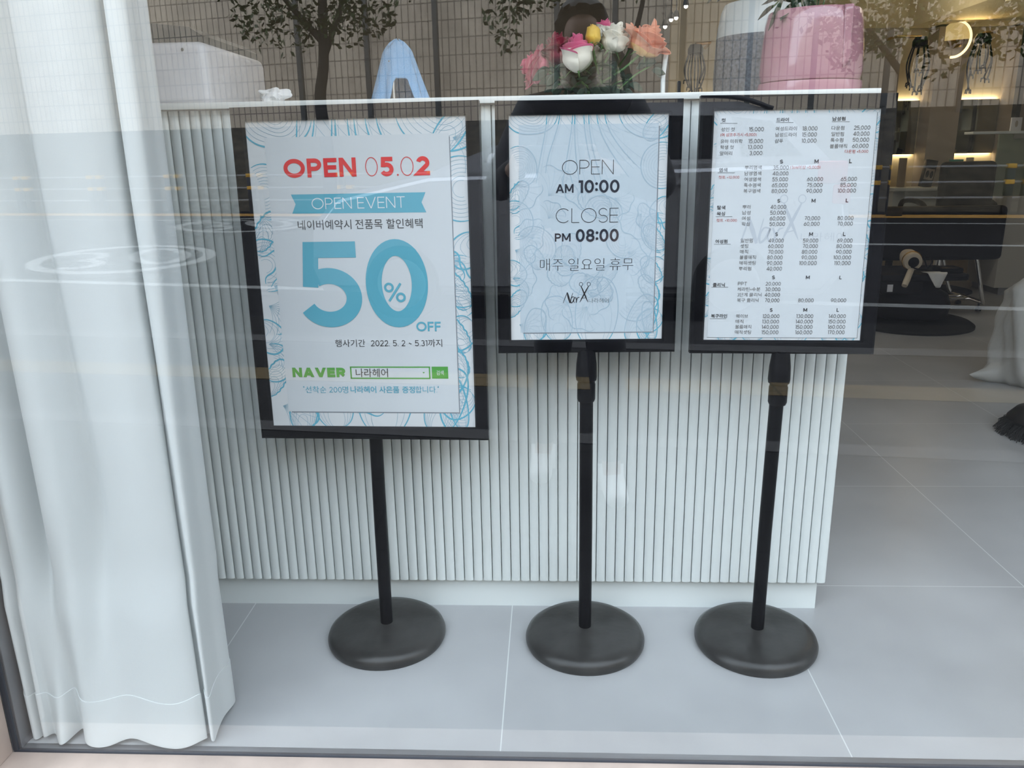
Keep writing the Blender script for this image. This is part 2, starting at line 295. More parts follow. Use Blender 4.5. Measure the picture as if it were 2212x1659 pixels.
# lettering of the three posters: words, left, right, bottom, top in mm from the sheet centre, weight, ink, group
TEXT = {"L":[["OPEN",-137.5,-1.3,188.1,221.6,"X","red","heading"],
["0",15.9,38.9,187.9,221.4,"T","red","heading"],
["5",44.3,68.1,187.3,221.2,"X","red","heading"],
[".",73.8,77.1,187.7,191.5,"R","red","heading"],
["0",81.2,105.0,187.4,220.7,"T","red","heading"],
["2",109.6,134.9,187.4,220.9,"X","red","heading"],
["OPEN EVENT",-89.7,86.0,130.8,151.1,"L","white","ribbon_lettering"],
["네이버예약시 전품목 할인혜택",-119.5,116.6,93.6,111.2,"R","ink","lettering"],
["5",-121.9,-5.8,-90.6,71.3,"B","teal","discount_figure"],
["0",3.0,121.7,-91.2,74.3,"B","teal","discount_figure"],
["%",37.5,78.2,-43.3,-5.5,"R","teal","discount_figure"],
["OFF",95.7,142.6,-99.1,-80.8,"B","teal","discount_figure"],
["행사기간  2022. 5. 2 ~ 5.31까지",-64.7,144.0,-129.1,-114.6,"R","ink","lettering"],
["NAVER",-154.8,-49.0,-189.1,-170.2,"Z","green","search_bar"],
["나라헤어",-28.2,35.4,-188.9,-171.8,"R","ink","search_bar"],
["검색",130.6,144.4,-184.7,-175.4,"R","white","search_button_lettering"],
["“선착순 200명",-135.7,-45.6,-221.1,-207.3,"R","teal","lettering"],
["나라헤어 사은품 증정",-40.9,86.6,-220.7,-207.0,"B","teal","lettering"],
["합니다.”",87.5,134.0,-220.4,-206.7,"R","teal","lettering"]],"M":[["OPEN",-47.0,46.0,99.7,124.9,"T","ink","lettering"],
["AM",-58.1,-26.1,67.6,82.9,"B","navy","lettering"],
["10:00",-16.9,57.0,67.1,89.9,"B","navy","lettering"],
["CLOSE",-58.0,56.1,14.0,39.9,"T","ink","lettering"],
["PM",-59.9,-30.9,-19.6,-4.8,"B","navy","lettering"],
["08:00",-21.5,57.4,-20.6,2.5,"B","navy","lettering"],
["매주 일요일 휴무",-87.3,85.6,-73.1,-50.7,"L","ink","lettering"],
["나라헤어",3.7,41.0,-133.6,-125.0,"L","ink","logo"]],"R":[["컷",-129.8,-122.9,184.4,191.0,"B","ink","heading_lettering"],
["드라이",-34.9,-13.5,184.0,190.9,"B","ink","heading_lettering"],
["남성펌",61.5,83.8,184.8,191.5,"B","ink","heading_lettering"],
["성인 컷",-129.8,-106.1,168.8,175.6,"R","grey","price_lettering"],
["15,000",-81.1,-55.6,168.7,175.6,"R","grey","price_lettering"],
["유아 미취학",-129.9,-91.4,148.5,155.5,"R","grey","price_lettering"],
["15,000",-81.0,-55.6,148.5,155.5,"R","grey","price_lettering"],
["학생 컷",-129.8,-106.2,138.7,145.4,"R","grey","price_lettering"],
["13,000",-81.2,-55.6,138.7,145.4,"R","grey","price_lettering"],
["앞머리",-130.1,-108.4,128.2,135.1,"R","grey","price_lettering"],
["3,000",-77.9,-55.8,128.2,135.1,"R","grey","price_lettering"],
["여성드라이",-35.0,1.5,169.0,176.1,"R","grey","price_lettering"],
["18,000",11.3,37.0,169.0,176.1,"R","grey","price_lettering"],
["남성드라이",-35.1,1.4,158.8,165.7,"R","grey","price_lettering"],
["15,000",11.4,36.7,158.8,165.8,"R","grey","price_lettering"],
["샴푸",-35.2,-20.9,148.5,155.5,"R","grey","price_lettering"],
["10,000",11.2,36.7,148.4,155.4,"R","grey","price_lettering"],
["다운펌",61.1,83.2,169.3,176.2,"R","grey","price_lettering"],
["25,000",99.5,127.4,169.5,176.4,"R","grey","price_lettering"],
["일반펌",61.5,83.1,159.1,166.1,"R","grey","price_lettering"],
["40,000",99.3,127.2,159.3,166.3,"R","grey","price_lettering"],
["특수펌",61.1,82.9,148.9,155.9,"R","grey","price_lettering"],
["50,000",99.4,127.2,149.2,156.1,"R","grey","price_lettering"],
["볼륨매직",60.8,90.4,138.5,145.5,"R","grey","price_lettering"],
["60,000",99.2,127.1,138.8,145.8,"R","grey","price_lettering"],
["(여 샴프추가시 +5,000)",-130.5,-67.8,160.0,166.1,"R","red2","note_lettering"],
["다운펌 +5,000",87.2,127.5,129.8,135.9,"R","red2","note_lettering"],
["컷트 +10,000",-129.9,-93.5,87.5,93.2,"R","red2","note_lettering"],
["(3cm이상 +5,000)",-5.3,47.0,103.4,109.6,"R","red2","note_lettering"],
["컷트 +10,000",-129.9,-93.5,11.8,17.6,"R","red2","note_lettering"],
["S",-23.9,-18.5,113.4,119.8,"B","ink","heading_lettering"],
["M",36.1,43.3,113.2,119.9,"B","ink","heading_lettering"],
["L",96.3,100.8,113.2,120.2,"B","ink","heading_lettering"],
["S",-23.9,-19.0,45.6,51.9,"B","ink","heading_lettering"],
["M",36.3,43.1,45.5,51.9,"B","ink","heading_lettering"],
["L",96.2,100.6,45.5,52.0,"B","ink","heading_lettering"],
["S",-23.8,-19.1,-13.5,-7.1,"B","ink","heading_lettering"],
["M",36.4,43.1,-13.5,-7.0,"B","ink","heading_lettering"],
["L",96.2,100.6,-13.5,-6.8,"B","ink","heading_lettering"],
["S",-24.3,-19.2,-91.3,-84.8,"B","ink","heading_lettering"],
["M",36.4,43.3,-91.1,-84.8,"B","ink","heading_lettering"],
["L",96.3,100.4,-91.3,-84.9,"B","ink","heading_lettering"],
["S",-24.2,-19.4,-151.3,-144.7,"B","ink","heading_lettering"],
["M",36.3,43.1,-151.0,-144.5,"B","ink","heading_lettering"],
["L",96.3,100.4,-151.0,-144.4,"B","ink","heading_lettering"],
["염색",-129.8,-115.4,99.5,106.4,"B","ink","heading_lettering"],
["탈색",-129.9,-115.5,33.7,40.9,"B","ink","heading_lettering"],
["왁싱",-130.0,-115.4,23.0,30.0,"B","ink","heading_lettering"],
["여성펌",-129.9,-108.5,-26.3,-19.4,"B","ink","heading_lettering"],
["클리닉",-130.7,-109.0,-105.3,-98.0,"B","ink","heading_lettering"],
["복구라인",-131.2,-101.7,-162.9,-155.8,"B","ink","heading_lettering"],
["뿌리염색",-84.8,-55.5,103.2,110.3,"R","grey","price_lettering"],
["35,000",-35.1,-7.8,102.8,109.9,"R","grey","price_lettering"],
["남성염색",-84.7,-55.3,93.2,100.2,"R","grey","price_lettering"],
["40,000",-35.2,-7.8,92.9,99.8,"R","grey","price_lettering"],
["여성염색",-84.4,-55.4,83.0,90.0,"R","grey","price_lettering"],
["55,000",-35.2,-7.9,82.7,89.7,"R","grey","price_lettering"],
["60,000",25.7,53.3,82.6,89.6,"R","grey","price_lettering"],
["65,000",84.5,112.3,82.5,89.5,"R","grey","price_lettering"],
["특수염색",-84.6,-55.2,72.8,79.8,"R","grey","price_lettering"],
["65,000",-35.3,-7.6,72.5,79.5,"R","grey","price_lettering"],
["75,000",26.1,53.3,72.4,79.4,"R","grey","price_lettering"],
["85,000",84.2,112.1,72.4,79.4,"R","grey","price_lettering"],
["복구염색",-84.9,-55.1,62.8,69.8,"R","grey","price_lettering"],
["80,000",-35.2,-7.7,62.5,69.5,"R","grey","price_lettering"],
["90,000",26.0,53.3,62.4,69.4,"R","grey","price_lettering"],
["100,000",80.5,112.2,62.4,69.4,"R","grey","price_lettering"],
["뿌리",-84.9,-70.7,34.8,41.9,"R","grey","price_lettering"],
["40,000",-35.3,-7.7,34.5,41.6,"R","grey","price_lettering"],
["남성",-84.8,-70.1,24.6,31.7,"R","grey","price_lettering"],
["50,000",-35.1,-7.9,24.4,31.5,"R","grey","price_lettering"],
["여성",-84.7,-70.3,14.6,21.7,"R","grey","price_lettering"],
["60,000",-35.3,-7.7,14.3,21.5,"R","grey","price_lettering"],
["70,000",26.4,53.6,14.4,21.5,"R","grey","price_lettering"],
["80,000",84.2,112.2,14.5,21.6,"R","grey","price_lettering"],
["왁싱",-84.8,-70.2,4.6,11.6,"R","grey","price_lettering"],
["50,000",-35.1,-7.8,4.4,11.4,"R","grey","price_lettering"],
["60,000",25.8,53.5,4.5,11.5,"R","grey","price_lettering"],
["70,000",85.0,111.9,4.6,11.6,"R","grey","price_lettering"],
["일반펌",-84.7,-63.1,-24.8,-17.6,"R","grey","price_lettering"],
["49,000",-34.7,-7.9,-25.1,-17.9,"R","grey","price_lettering"],
["59,000",26.5,53.2,-25.3,-18.1,"R","grey","price_lettering"],
["69,000",87.0,114.1,-25.4,-18.2,"R","grey","price_lettering"],
["셋팅",-84.7,-70.7,-34.7,-27.6,"R","grey","price_lettering"],
["60,000",-35.0,-7.9,-35.0,-27.9,"R","grey","price_lettering"],
["70,000",26.8,53.4,-35.1,-28.0,"R","grey","price_lettering"],
["80,000",86.5,113.8,-35.2,-28.2,"R","grey","price_lettering"],
["매직",-84.9,-70.4,-44.9,-37.8,"R","grey","price_lettering"],
["70,000",-34.2,-7.6,-45.2,-38.1,"R","grey","price_lettering"],
["80,000",25.9,53.3,-45.3,-38.2,"R","grey","price_lettering"],
["90,000",86.6,113.8,-45.4,-38.3,"R","grey","price_lettering"],
["볼륨매직",-84.8,-55.8,-55.1,-47.9,"R","grey","price_lettering"],
["80,000",-35.2,-7.8,-55.3,-48.2,"R","grey","price_lettering"],
["90,000",26.1,53.3,-55.4,-48.3,"R","grey","price_lettering"],
["100,000",83.0,113.9,-55.4,-48.4,"R","grey","price_lettering"],
["매직셋팅",-84.9,-55.7,-65.4,-58.1,"R","grey","price_lettering"],
["90,000",-35.1,-7.9,-65.6,-58.3,"R","grey","price_lettering"],
["100,000",22.5,53.6,-65.6,-58.3,"R","grey","price_lettering"],
["110,000",85.0,114.0,-65.7,-58.4,"R","grey","price_lettering"],
["뿌리펌",-85.2,-63.0,-75.5,-68.4,"R","grey","price_lettering"],
["40,000",-35.2,-7.7,-75.7,-68.6,"R","grey","price_lettering"],
["PPT",-85.3,-68.8,-102.7,-96.2,"R","grey","price_lettering"],
["20,000",-35.1,-7.8,-102.9,-96.3,"R","grey","price_lettering"],
["케라틴+수분",-85.5,-44.0,-113.2,-106.1,"R","grey","price_lettering"],
["30,000",-35.3,-8.0,-113.3,-106.2,"R","grey","price_lettering"],
["3단계 클리닉",-85.5,-41.3,-123.3,-116.2,"R","grey","price_lettering"],
["40,000",-35.5,-8.1,-123.4,-116.3,"R","grey","price_lettering"],
["복구 클리닉",-85.2,-46.2,-133.5,-126.4,"R","grey","price_lettering"],
["70,000",-34.5,-8.3,-133.6,-126.5,"R","grey","price_lettering"],
["80,000",25.7,53.4,-133.5,-126.4,"R","grey","price_lettering"],
["90,000",84.7,111.9,-133.4,-126.3,"R","grey","price_lettering"],
["웨이브",-85.4,-63.5,-163.1,-155.9,"R","grey","price_lettering"],
["120,000",-36.7,-6.3,-163.1,-155.9,"R","grey","price_lettering"],
["130,000",24.5,55.0,-162.9,-155.7,"R","grey","price_lettering"],
["140,000",83.0,113.8,-162.7,-155.6,"R","grey","price_lettering"],
["매직",-85.7,-71.3,-173.1,-166.0,"R","grey","price_lettering"],
["130,000",-37.0,-6.3,-173.0,-166.0,"R","grey","price_lettering"],
["140,000",23.9,55.2,-172.8,-165.8,"R","grey","price_lettering"],
["150,000",83.1,114.1,-172.6,-165.6,"R","grey","price_lettering"],
["볼륨매직",-85.8,-56.4,-183.2,-176.0,"R","grey","price_lettering"],
["140,000",-37.1,-6.3,-183.2,-176.0,"R","grey","price_lettering"],
["150,000",24.3,55.2,-183.0,-175.7,"R","grey","price_lettering"],
["160,000",83.1,114.1,-182.7,-175.5,"R","grey","price_lettering"],
["매직셋팅",-85.6,-56.3,-193.2,-186.0,"R","grey","price_lettering"],
["150,000",-37.0,-6.3,-193.2,-186.0,"R","grey","price_lettering"],
["160,000",24.5,55.4,-192.9,-185.7,"R","grey","price_lettering"],
["170,000",83.7,114.1,-192.7,-185.5,"R","grey","price_lettering"],
["나라헤어",22.3,101.1,-23.3,-7.6,"T","wm","watermark"]]}
# ------------------------------------------------------------------ sign stands
def _arc(cx, cy, rx, ry, a0, a1, n=28): return [(cx+rx*math.cos(math.radians(a0+(a1-a0)*i/n)), cy+ry*math.sin(math.radians(a0+(a1-a0)*i/n))) for i in range(n+1)]
# monoline letters on a unit box: (width, strokes); a stroke that ends where it began is closed
_P = [(0, .44), (.52, .44)] + _arc(.52, .72, .48, .28, -90, 90) + [(0, 1)]
_6 = [_arc(.5, .33, .5, .33, 0, 360), [(.78, 1), (.42, .74), (.14, .56), (.01, .38)]]
GLYPH = {'O': (.98, [_arc(.5, .5, .5, .5, 0, 360, 48)]), '0': (.66, [_arc(.5, .5, .5, .5, 0, 360, 48)]), 'P': (.62, [[(0, 0)] + [(0, 1)], _P]), 'E': (.56, [[(1, 1), (0, 1), (0, 0), (1, 0)], [(0, .51), (.93, .51)]]), 'N': (.74, [[(0, 0), (0, 1)], [(1, 0), (1, 1)], ('d', (0, 1), (1, 0))]),
    'V': (.84, [('d', (0, 1), (.5, 0)), ('d', (1, 1), (.5, 0))]), 'A': (.84, [('d', (0, 0), (.5, 1)), ('d', (1, 0), (.5, 1)), [(.2, .26), (.8, .26)]]), 'T': (.66, [[(0, 1), (1, 1)], [(.5, 1), (.5, 0)]]), 'C': (.88, [_arc(.54, .5, .54, .5, 45, 315, 40)]), 'L': (.50, [[(0, 1), (0, 0), (1, 0)]]),
    'S': (.60, [_arc(.5, .74, .46, .26, 25, 180) + _arc(.5, .74, .46, .26, 180, 270)[1:-1] + _arc(.5, .25, .5, .25, 90, 0) + _arc(.5, .25, .5, .25, 0, -155)[1:]]), 'M': (.90, [[(0, 0), (0, 1)], [(1, 0), (1, 1)], ('d', (0, 1), (.5, .18)), ('d', (1, 1), (.5, .18))]), 'F': (.54, [[(1, 1), (0, 1), (0, 0)], [(0, .5), (.9, .5)]]), 'R': (.66, [[(0, 0), (0, 1)], _P, [(.5, .44), (1, 0)]]),
    '1': (.27, [[(0, .97), (1, .97), (1, 0)]]), '2': (.60, [_arc(.5, .71, .47, .29, 165, -35) + [(0, 0), (1, 0)]]), '3': (.60, [_arc(.46, .75, .42, .25, 150, -90) , _arc(.46, .26, .52, .26, 88, -150)]), '4': (.68, [[(.76, 0), (.76, 1), (0, .26), (1, .26)]]),
    '5': (.62, [[(.92, 1), (.09, 1), (.03, .47)], _arc(.44, .315, .56, .315, 120, -152, 36)]), '6': (.62, _6), '9': (.62, [[(1-x, 1-y) for x, y in s] for s in _6]), '7': (.58, [[(0, 1), (1, 1), (.28, 0)]]), '8': (.62, [_arc(.5, .76, .43, .24, 0, 360), _arc(.5, .26, .5, .26, 0, 360)]),
    '+': (.46, [[(0, .42), (1, .42)], [(.5, .66), (.5, .18)]]), '~': (.52, [[(x/12, .42+.09*math.sin(x/12*2*PI)) for x in range(13)]]), '(': (.30, [_arc(1, .45, 1, .66, 118, 242, 14)]), ')': (.30, [_arc(0, .45, 1, .66, 62, -62, 14)]),
    '%': (.98, [_arc(.20, .77, .20, .21, 0, 360), _arc(.80, .21, .20, .21, 0, 360), [(.82, 1), (.18, 0)]]), 'c': (.46, [_arc(.54, .33, .54, .33, 45, 315)]), 'm': (.78, [[(0, 0), (0, .66)], [(0, .45)] + _arc(.25, .43, .25, .23, 180, 0) + [(.5, 0)], [(.5, .45)] + _arc(.75, .43, .25, .23, 180, 0) + [(1, 0)]])}
THICK = dict(Z=.30, X=.225, B=.185, R=.115, L=.078, T=.040)
def ribbon(b, pts, t, d):
    """Flat stroke of width t with mitred corners."""
    P = [pts[0]]
    for p in pts[1:]:
        if math.hypot(p[0]-P[-1][0], p[1]-P[-1][1]) > 1e-7: P.append(p)
    closed = len(P) > 3 and math.hypot(P[0][0]-P[-1][0], P[0][1]-P[-1][1]) < 1e-5
    if closed: P = P[:-1]
    n = len(P)
    if n < 2: return
    def dr(a, c): l = math.hypot(c[0]-a[0], c[1]-a[1]); return ((c[0]-a[0])/l, (c[1]-a[1])/l)
    if not closed:                              # square ends on upright and level strokes
        P = list(P); q = dr(P[0], P[1]); r = dr(P[-2], P[-1])
        if min(abs(q[0]), abs(q[1])) < .02: P[0] = (P[0][0]-q[0]*t/2, P[0][1]-q[1]*t/2)
        if min(abs(r[0]), abs(r[1])) < .02: P[-1] = (P[-1][0]+r[0]*t/2, P[-1][1]+r[1]*t/2)
    sides = []
    for i in range(n):
        q = dr(P[i-1], P[i]) if (i or closed) else dr(P[0], P[1]); r = dr(P[i], P[(i+1) % n]) if (i < n-1 or closed) else q
        mx, my = -(q[1]+r[1]), q[0]+r[0]; l = math.hypot(mx, my)
        if l < 1e-6: mx, my, l = -q[1], q[0], 1
        mx, my = mx/l, my/l; k = t/2/max(.30, abs(-q[1]*mx+q[0]*my))
        sides.append((b.bm.verts.new((P[i][0]+mx*k, -d, P[i][1]+my*k)), b.bm.verts.new((P[i][0]-mx*k, -d, P[i][1]-my*k))))
    for i in range(n if closed else n-1): x, y = sides[i], sides[(i+1) % n]; b.face((x[1], y[1], y[0], x[0]))
def dot(b, x, y, r, d): b.poly([(x+r*math.cos(k*PI/8), -d, y+r*math.sin(k*PI/8)) for k in range(16)])
def hangul_mesh(s, w, fine):
    c = bpy.data.curves.new('glyphs', 'FONT'); c.body = s; c.offset = HWEIGHT[w]; c.dimensions = '2D'; c.fill_mode = 'FRONT'; c.resolution_u = 5 if fine else 3
    o = bpy.data.objects.new('glyphs', c); C.objects.link(o); bpy.context.view_layer.update()
    me = bpy.data.meshes.new_from_object(o.evaluated_get(bpy.context.evaluated_depsgraph_get()))
    co = [(p.co.x, p.co.y) for p in me.vertices]; fs = [tuple(p.vertices) for p in me.polygons]
    bpy.data.objects.remove(o); bpy.data.curves.remove(c); bpy.data.meshes.remove(me); return co, fs
HWEIGHT = dict(Z=.03, X=.024, B=.016, R=.0, L=-.018, T=-.022)
def text_into(b, s, u0, u1, v0, v1, w, d):
    """Set the words so that their ink fills u0..u1 by v0..v1 (metres on the sheet)."""
    runs = []; t = THICK[w]
    for ch in s:
        k = 'h' if ord(ch) > 0x2fff else ('s' if ch == ' ' else 'l')
        if k != 's' and runs and runs[-1][0] == k: runs[-1][1] += ch
        else: runs.append([k, ch])
    mixed = any(r[0] == 'h' for r in runs); cap = .80 if mixed else 1.0; base = .09 if mixed else 0.0
    x = 0; items = []; hs = []
    for k, tx in runs:
        if k == 's': x += .33; continue
        if k == 'h':
            co, fs = hangul_mesh(tx, w, (v1-v0) > .012); xa = min(p[0] for p in co); ya = min(p[1] for p in co); yb = max(p[1] for p in co); q = 1/(yb-ya)
            items.append(('h', x, (co, fs, xa, ya, q))); x += (max(p[0] for p in co)-xa)*q + .10; continue
        for ch in tx:
            gw = {',': .10, '.': .10, ':': .16, '“': .22, '”': .22}.get(ch) or GLYPH[ch][0]; gw = max((gw + (0 if ch in ',.:' else max(0, t-.115)*1.1))*cap, t*cap*(1.0 if ch in ',.:' else 1.25)); items.append((ch, x, gw)); x += gw + (.085 + .03*(t < .15) + t*.12)*cap
        x += .0
    last = items[-1]; total = last[1] + ((max(p[0] for p in last[2][0])-last[2][2])*last[2][4] if last[0] == 'h' else last[2])
    kx, ky = (u1-u0)/total, v1-v0; T_ = t*cap*ky
    if not mixed and kx < ky*.99: pass
    for ch, xx, g in items:
        if ch == 'h':
            co, fs, xa, ya, q = g; vs = [b.bm.verts.new((u0+(xx+(p[0]-xa)*q)*kx, -d, v0+(p[1]-ya)*q*ky)) for p in co]
            for f in fs: b.face([vs[i] for i in f])
            continue
        ox, W, oy, Hh = u0+xx*kx, g*kx, v0+base*ky, cap*ky; th = T_
        if ch in '.:':
            r = min(W/2, th*.62) if ch == '.' else th*.60
            if s == '.': r = W/2
            for yy in ((0,) if ch == '.' else (.20, .66)): dot(b, ox+W/2, oy+(r if ch == '.' else yy*Hh+r*.4), r, d)
        elif ch == ',': ribbon(b, [(ox+W*.75, oy+th*.6), (ox+W*.1, oy-th*1.1)], th*.85, d)
        elif ch in '“”':
            for q in (.15, .75): ribbon(b, [(ox+W*(q+(.1 if ch == '”' else -.05)), oy+Hh*1.12), (ox+W*(q-(.1 if ch == '”' else -.1)), oy+Hh*.86)], th*.8, d)
        else:
            for i, st in enumerate(GLYPH[ch][1]):
                if st[0] == 'd':
                    (ua, va), (ub, vb) = st[1:]; xa, xb, ya, yb, hw = ox+th/2+ua*(W-th), ox+th/2+ub*(W-th), oy+va*Hh, oy+vb*Hh, th*.56
                    b.poly([(xa-hw, -d-i*4e-5, ya), (xa+hw, -d-i*4e-5, ya), (xb+hw, -d-i*4e-5, yb), (xb-hw, -d-i*4e-5, yb)])
                else: ribbon(b, [(ox+th/2+u*(W-th), oy+th/2+q*(Hh-th)) for u, q in st], th, d+i*4e-5)
def quadp(b, u0, u1, v0, v1, d): b.poly([(u0, -d, v0), (u1, -d, v0), (u1, -d, v1), (u0, -d, v1)])
def clip_seg(p, q, R):
    t0, t1 = 0, 1; dx, dy = q[0]-p[0], q[1]-p[1]
    for a, c in ((-dx, p[0]-R[0]), (dx, R[1]-p[0]), (-dy, p[1]-R[2]), (dy, R[3]-p[1])):
        if a == 0:
            if c < 0: return None
        else:
            r = c/a
            if a < 0: t0 = max(t0, r)
            else: t1 = min(t1, r)
    return None if t0 >= t1 else ((p[0]+dx*t0, p[1]+dy*t0), (p[0]+dx*t1, p[1]+dy*t1))
def stroke(b, pts, w, R, d, taper=False):
    n = len(pts)
    for i in range(n-1):
        s = clip_seg(pts[i], pts[i+1], R)
        if not s: continue
        p, q = s; dx, dy = q[0]-p[0], q[1]-p[1]; l = math.hypot(dx, dy)
        if l < 1e-6: continue
        k = w/2*(math.sin(PI*(i+.6)/n)**.5 if taper else 1); nx, ny = -dy/l*k, dx/l*k; ex = ey = 0
        b.poly([(p[0]-nx-ex, -d, p[1]-ny-ey), (q[0]-nx+ex, -d, q[1]-ny+ey), (q[0]+nx+ex, -d, q[1]+ny+ey), (p[0]+nx-ex, -d, p[1]+ny-ey)])
def rosette_lines():
    """Line drawing of flowers, leaves and shells; unit width sheet (-.5 .. .5) x (-.71 .. .71). Returns [(points, thick?)]."""
    rnd = random.Random(5); L = []
    def bez(p0, p1, p2, p3, n=18): return [tuple((1-t)**3*a + 3*(1-t)**2*t*b_ + 3*(1-t)*t*t*c + t**3*e for a, b_, c, e in zip(p0, p1, p2, p3)) for t in [i/n for i in range(n+1)]]
    def petal(cx, cy, ang, ln, wd, inner=4, wob=.0):
        ca, sa = math.cos(ang), math.sin(ang); T = lambda u, w: (cx+u*ca-w*sa, cy+u*sa+w*ca)
        for k in range(inner+1):
            f = 1-k*.8/(inner+1); pts = []
            for i in range(33):
                t = i/32*PI; u = ln*f*(.5-.5*math.cos(t)) if t < PI else ln*f
                w = wd*f*math.sin(t)**.7*(1+wob*math.sin(i*1.9+k))
                pts.append((u, w))
            full = pts + [(u, -w) for u, w in pts[::-1]]
            L.append(([T(u, w) for u, w in full], k == 0))
    def shell(cx, cy, ang, r, span, rings, wob):
        for k in range(rings):
            f = 1-k/rings*.85
            L.append(([(cx+r*f*(1+wob*math.sin(t*9+k*.5))*math.cos(ang+(t-.5)*span), cy+r*f*(1+wob*math.sin(t*9+k*.5))*math.sin(ang+(t-.5)*span)) for t in [i/30 for i in range(31)]], k == 0))
    def fan(cx, cy, ang, r, span, n):
        for k in range(n):
            a = ang+(k/(n-1)-.5)*span; bend = (k/(n-1)-.5)*.5
            L.append((bez((cx, cy), (cx+r*.35*math.cos(a-bend), cy+r*.35*math.sin(a-bend)), (cx+r*.7*math.cos(a), cy+r*.7*math.sin(a)), (cx+r*math.cos(a+bend), cy+r*math.sin(a+bend))), False))
        L.append(([(cx+r*1.05*(1+.05*math.sin(t*16))*math.cos(ang+(t-.5)*span), cy+r*1.05*(1+.05*math.sin(t*16))*math.sin(ang+(t-.5)*span)) for t in [i/34 for i in range(35)]], True))
    # lily hanging from the top edge
    for x0, x1, xe, ye in ((-.26, -.30, -.33, .30), (-.18, -.26, -.27, .36), (-.10, -.13, -.17, .24), (-.085, -.10, -.03, .18), (-.03, -.01, .05, .30), (.0, .02, .10, .26), (.05, .12, .26, .33), (.10, .20, .33, .38)):
        L.append((bez((x0, .73), (x0, .62), (x1, .5), (xe, ye)), True)); L.append((bez((x0+.012, .73), (x0+.012, .62), (x1+.02, .52), (xe+.03, ye+.05)), False))
    for a in range(7): L.append((bez((-.2+a*.05, .73), (-.17+a*.045, .67), (-.12+a*.05, .62), (-.10+a*.06, .60)), False))
    shell(-.36, .76, -PI/2, .17, 2.6, 8, .05); shell(-.44, .40, .2, .12, 3.6, 8, .06); shell(.47, .40, PI, .14, 3.8, 7, .02); fan(-.47, .30, -.9, .17, 1.7, 8)
    shell(.40, .78, -1.8, .22, 2.2, 8, .02); petal(.36, .56, .9, .22, .06, 3); fan(.44, .62, -.2, .16, 1.6, 8)
    # rows of motifs down both margins and over the bottom
    for side in (-1, 1):
        y = .18
        while y > -.7:
            x = side*rnd.uniform(.40, .47); k = rnd.randrange(4); inward = PI if side > 0 else 0
            if k == 0: shell(x, y, inward+rnd.uniform(-.5, .5), rnd.uniform(.08, .13), 3.8, 7, .05)
            elif k == 1: fan(x+side*.03, y, inward+rnd.uniform(-.5, .3), rnd.uniform(.12, .17), 1.8, 9)
            elif k == 2: petal(x+side*.06, y-.04, inward-side*1.0, .20, .05, 4, .06)
            else: petal(x+side*.08, y, inward+side*.7, .17, .075, 3)
            y -= rnd.uniform(.085, .12)
    petal(-.17, -.72, 1.75, .30, .10, 3); petal(.30, -.74, 1.2, .34, .09, 5); petal(.05, -.75, 1.5, .45, .14, 2); petal(-.36, -.74, 1.4, .24, .07, 4); petal(.44, -.72, 1.75, .26, .045, 3)
    # the middle (shows only where the panel over it is see-through)
    for k in range(26):
        x, y = rnd.uniform(-.36, .36), rnd.uniform(-.55, .36); q = rnd.randrange(3)
        if q == 0: shell(x, y, rnd.uniform(0, 6), rnd.uniform(.07, .15), 3.6, 6, .05)
        elif q == 1: fan(x, y, rnd.uniform(0, 6), rnd.uniform(.1, .18), 1.8, 8)
        else: petal(x, y, rnd.uniform(0, 6), rnd.uniform(.15, .28), rnd.uniform(.04, .08), 4, .05)
    return L
ART = rosette_lines()
def art_mesh(name, W, R, d, mats, k, parent, lw):
    b = MB()
    for i, (pts, thick) in enumerate(ART):
        b.mi = 0 if thick else 1
        stroke(b, [(x*W, y*W) for x, y in pts], (.0085 if thick else .0018)*W*lw, R, d + .00008*((i*37 % 97)/97) + (.00012 if thick else 0), thick)
    return b.build(name, mats, parent, sharp=None, fixn=False)
def inkline(b, pts, ws, d):
    n = len(pts); sides = []
    for i in range(n):
        p, q = pts[max(i-1, 0)], pts[min(i+1, n-1)]; l = math.hypot(q[0]-p[0], q[1]-p[1]) or 1; nx, ny = -(q[1]-p[1])/l*ws[i]/2, (q[0]-p[0])/l*ws[i]/2
        sides.append((b.bm.verts.new((pts[i][0]+nx, -d, pts[i][1]+ny)), b.bm.verts.new((pts[i][0]-nx, -d, pts[i][1]-ny))))
    for x, y in zip(sides, sides[1:]): b.face((x[1], y[1], y[0], x[0]))
def logo(b, cx, cy, xp, legL, legR, r, k, d):
    """Scissors whose blades make the letter A (metres)."""
    for j, c in enumerate(cx): ribbon(b, [(c+r*math.cos(t*2*PI/28), cy+r*1.1*math.sin(t*2*PI/28)) for t in range(29)], .25*r, d)
    for j, ((ex, ey), (fx, fy)) in enumerate((((cx[0], cy-r), legR), ((cx[1], cy-r), legL))):
        P = [(ex+(fx-ex)*i/12, ey+(fy-ey)*i/12) for i in range(13)]; W = [k*(.55+1.0*math.sin(PI*min(1, i/12*.85+.12))**1.5)*(1 if i < 12 else .15) for i in range(13)]
        inkline(b, P, W, d + .00004*(j+1))
    w = legR[0]-legL[0]; h = xp[1]-legL[1]
    inkline(b, [(legL[0]+w*.16, legL[1]+h*.36), (legR[0]-w*.20, legR[1]+h*.40)], [k*.55]*2, d+.00012)
def brush(b, pts, w, d):
    c = [(p.x, p.y) for p in cr([(x, y, 0) for x, y in pts], 6)] if len(pts) > 3 else pts; brush.n = (getattr(brush, 'n', 0)+1) % 6; n = len(c)
    if n == 3: c = [c[0], tuple((2*a+e)/3 for a, e in zip(c[1], c[0])), c[1], tuple((2*a+e)/3 for a, e in zip(c[1], c[2])), c[2]]; n = 5
    inkline(b, c, [w*(.25+.75*math.sin(PI*(i+.5)/n)**.6) for i in range(n)], d + .00003*brush.n)

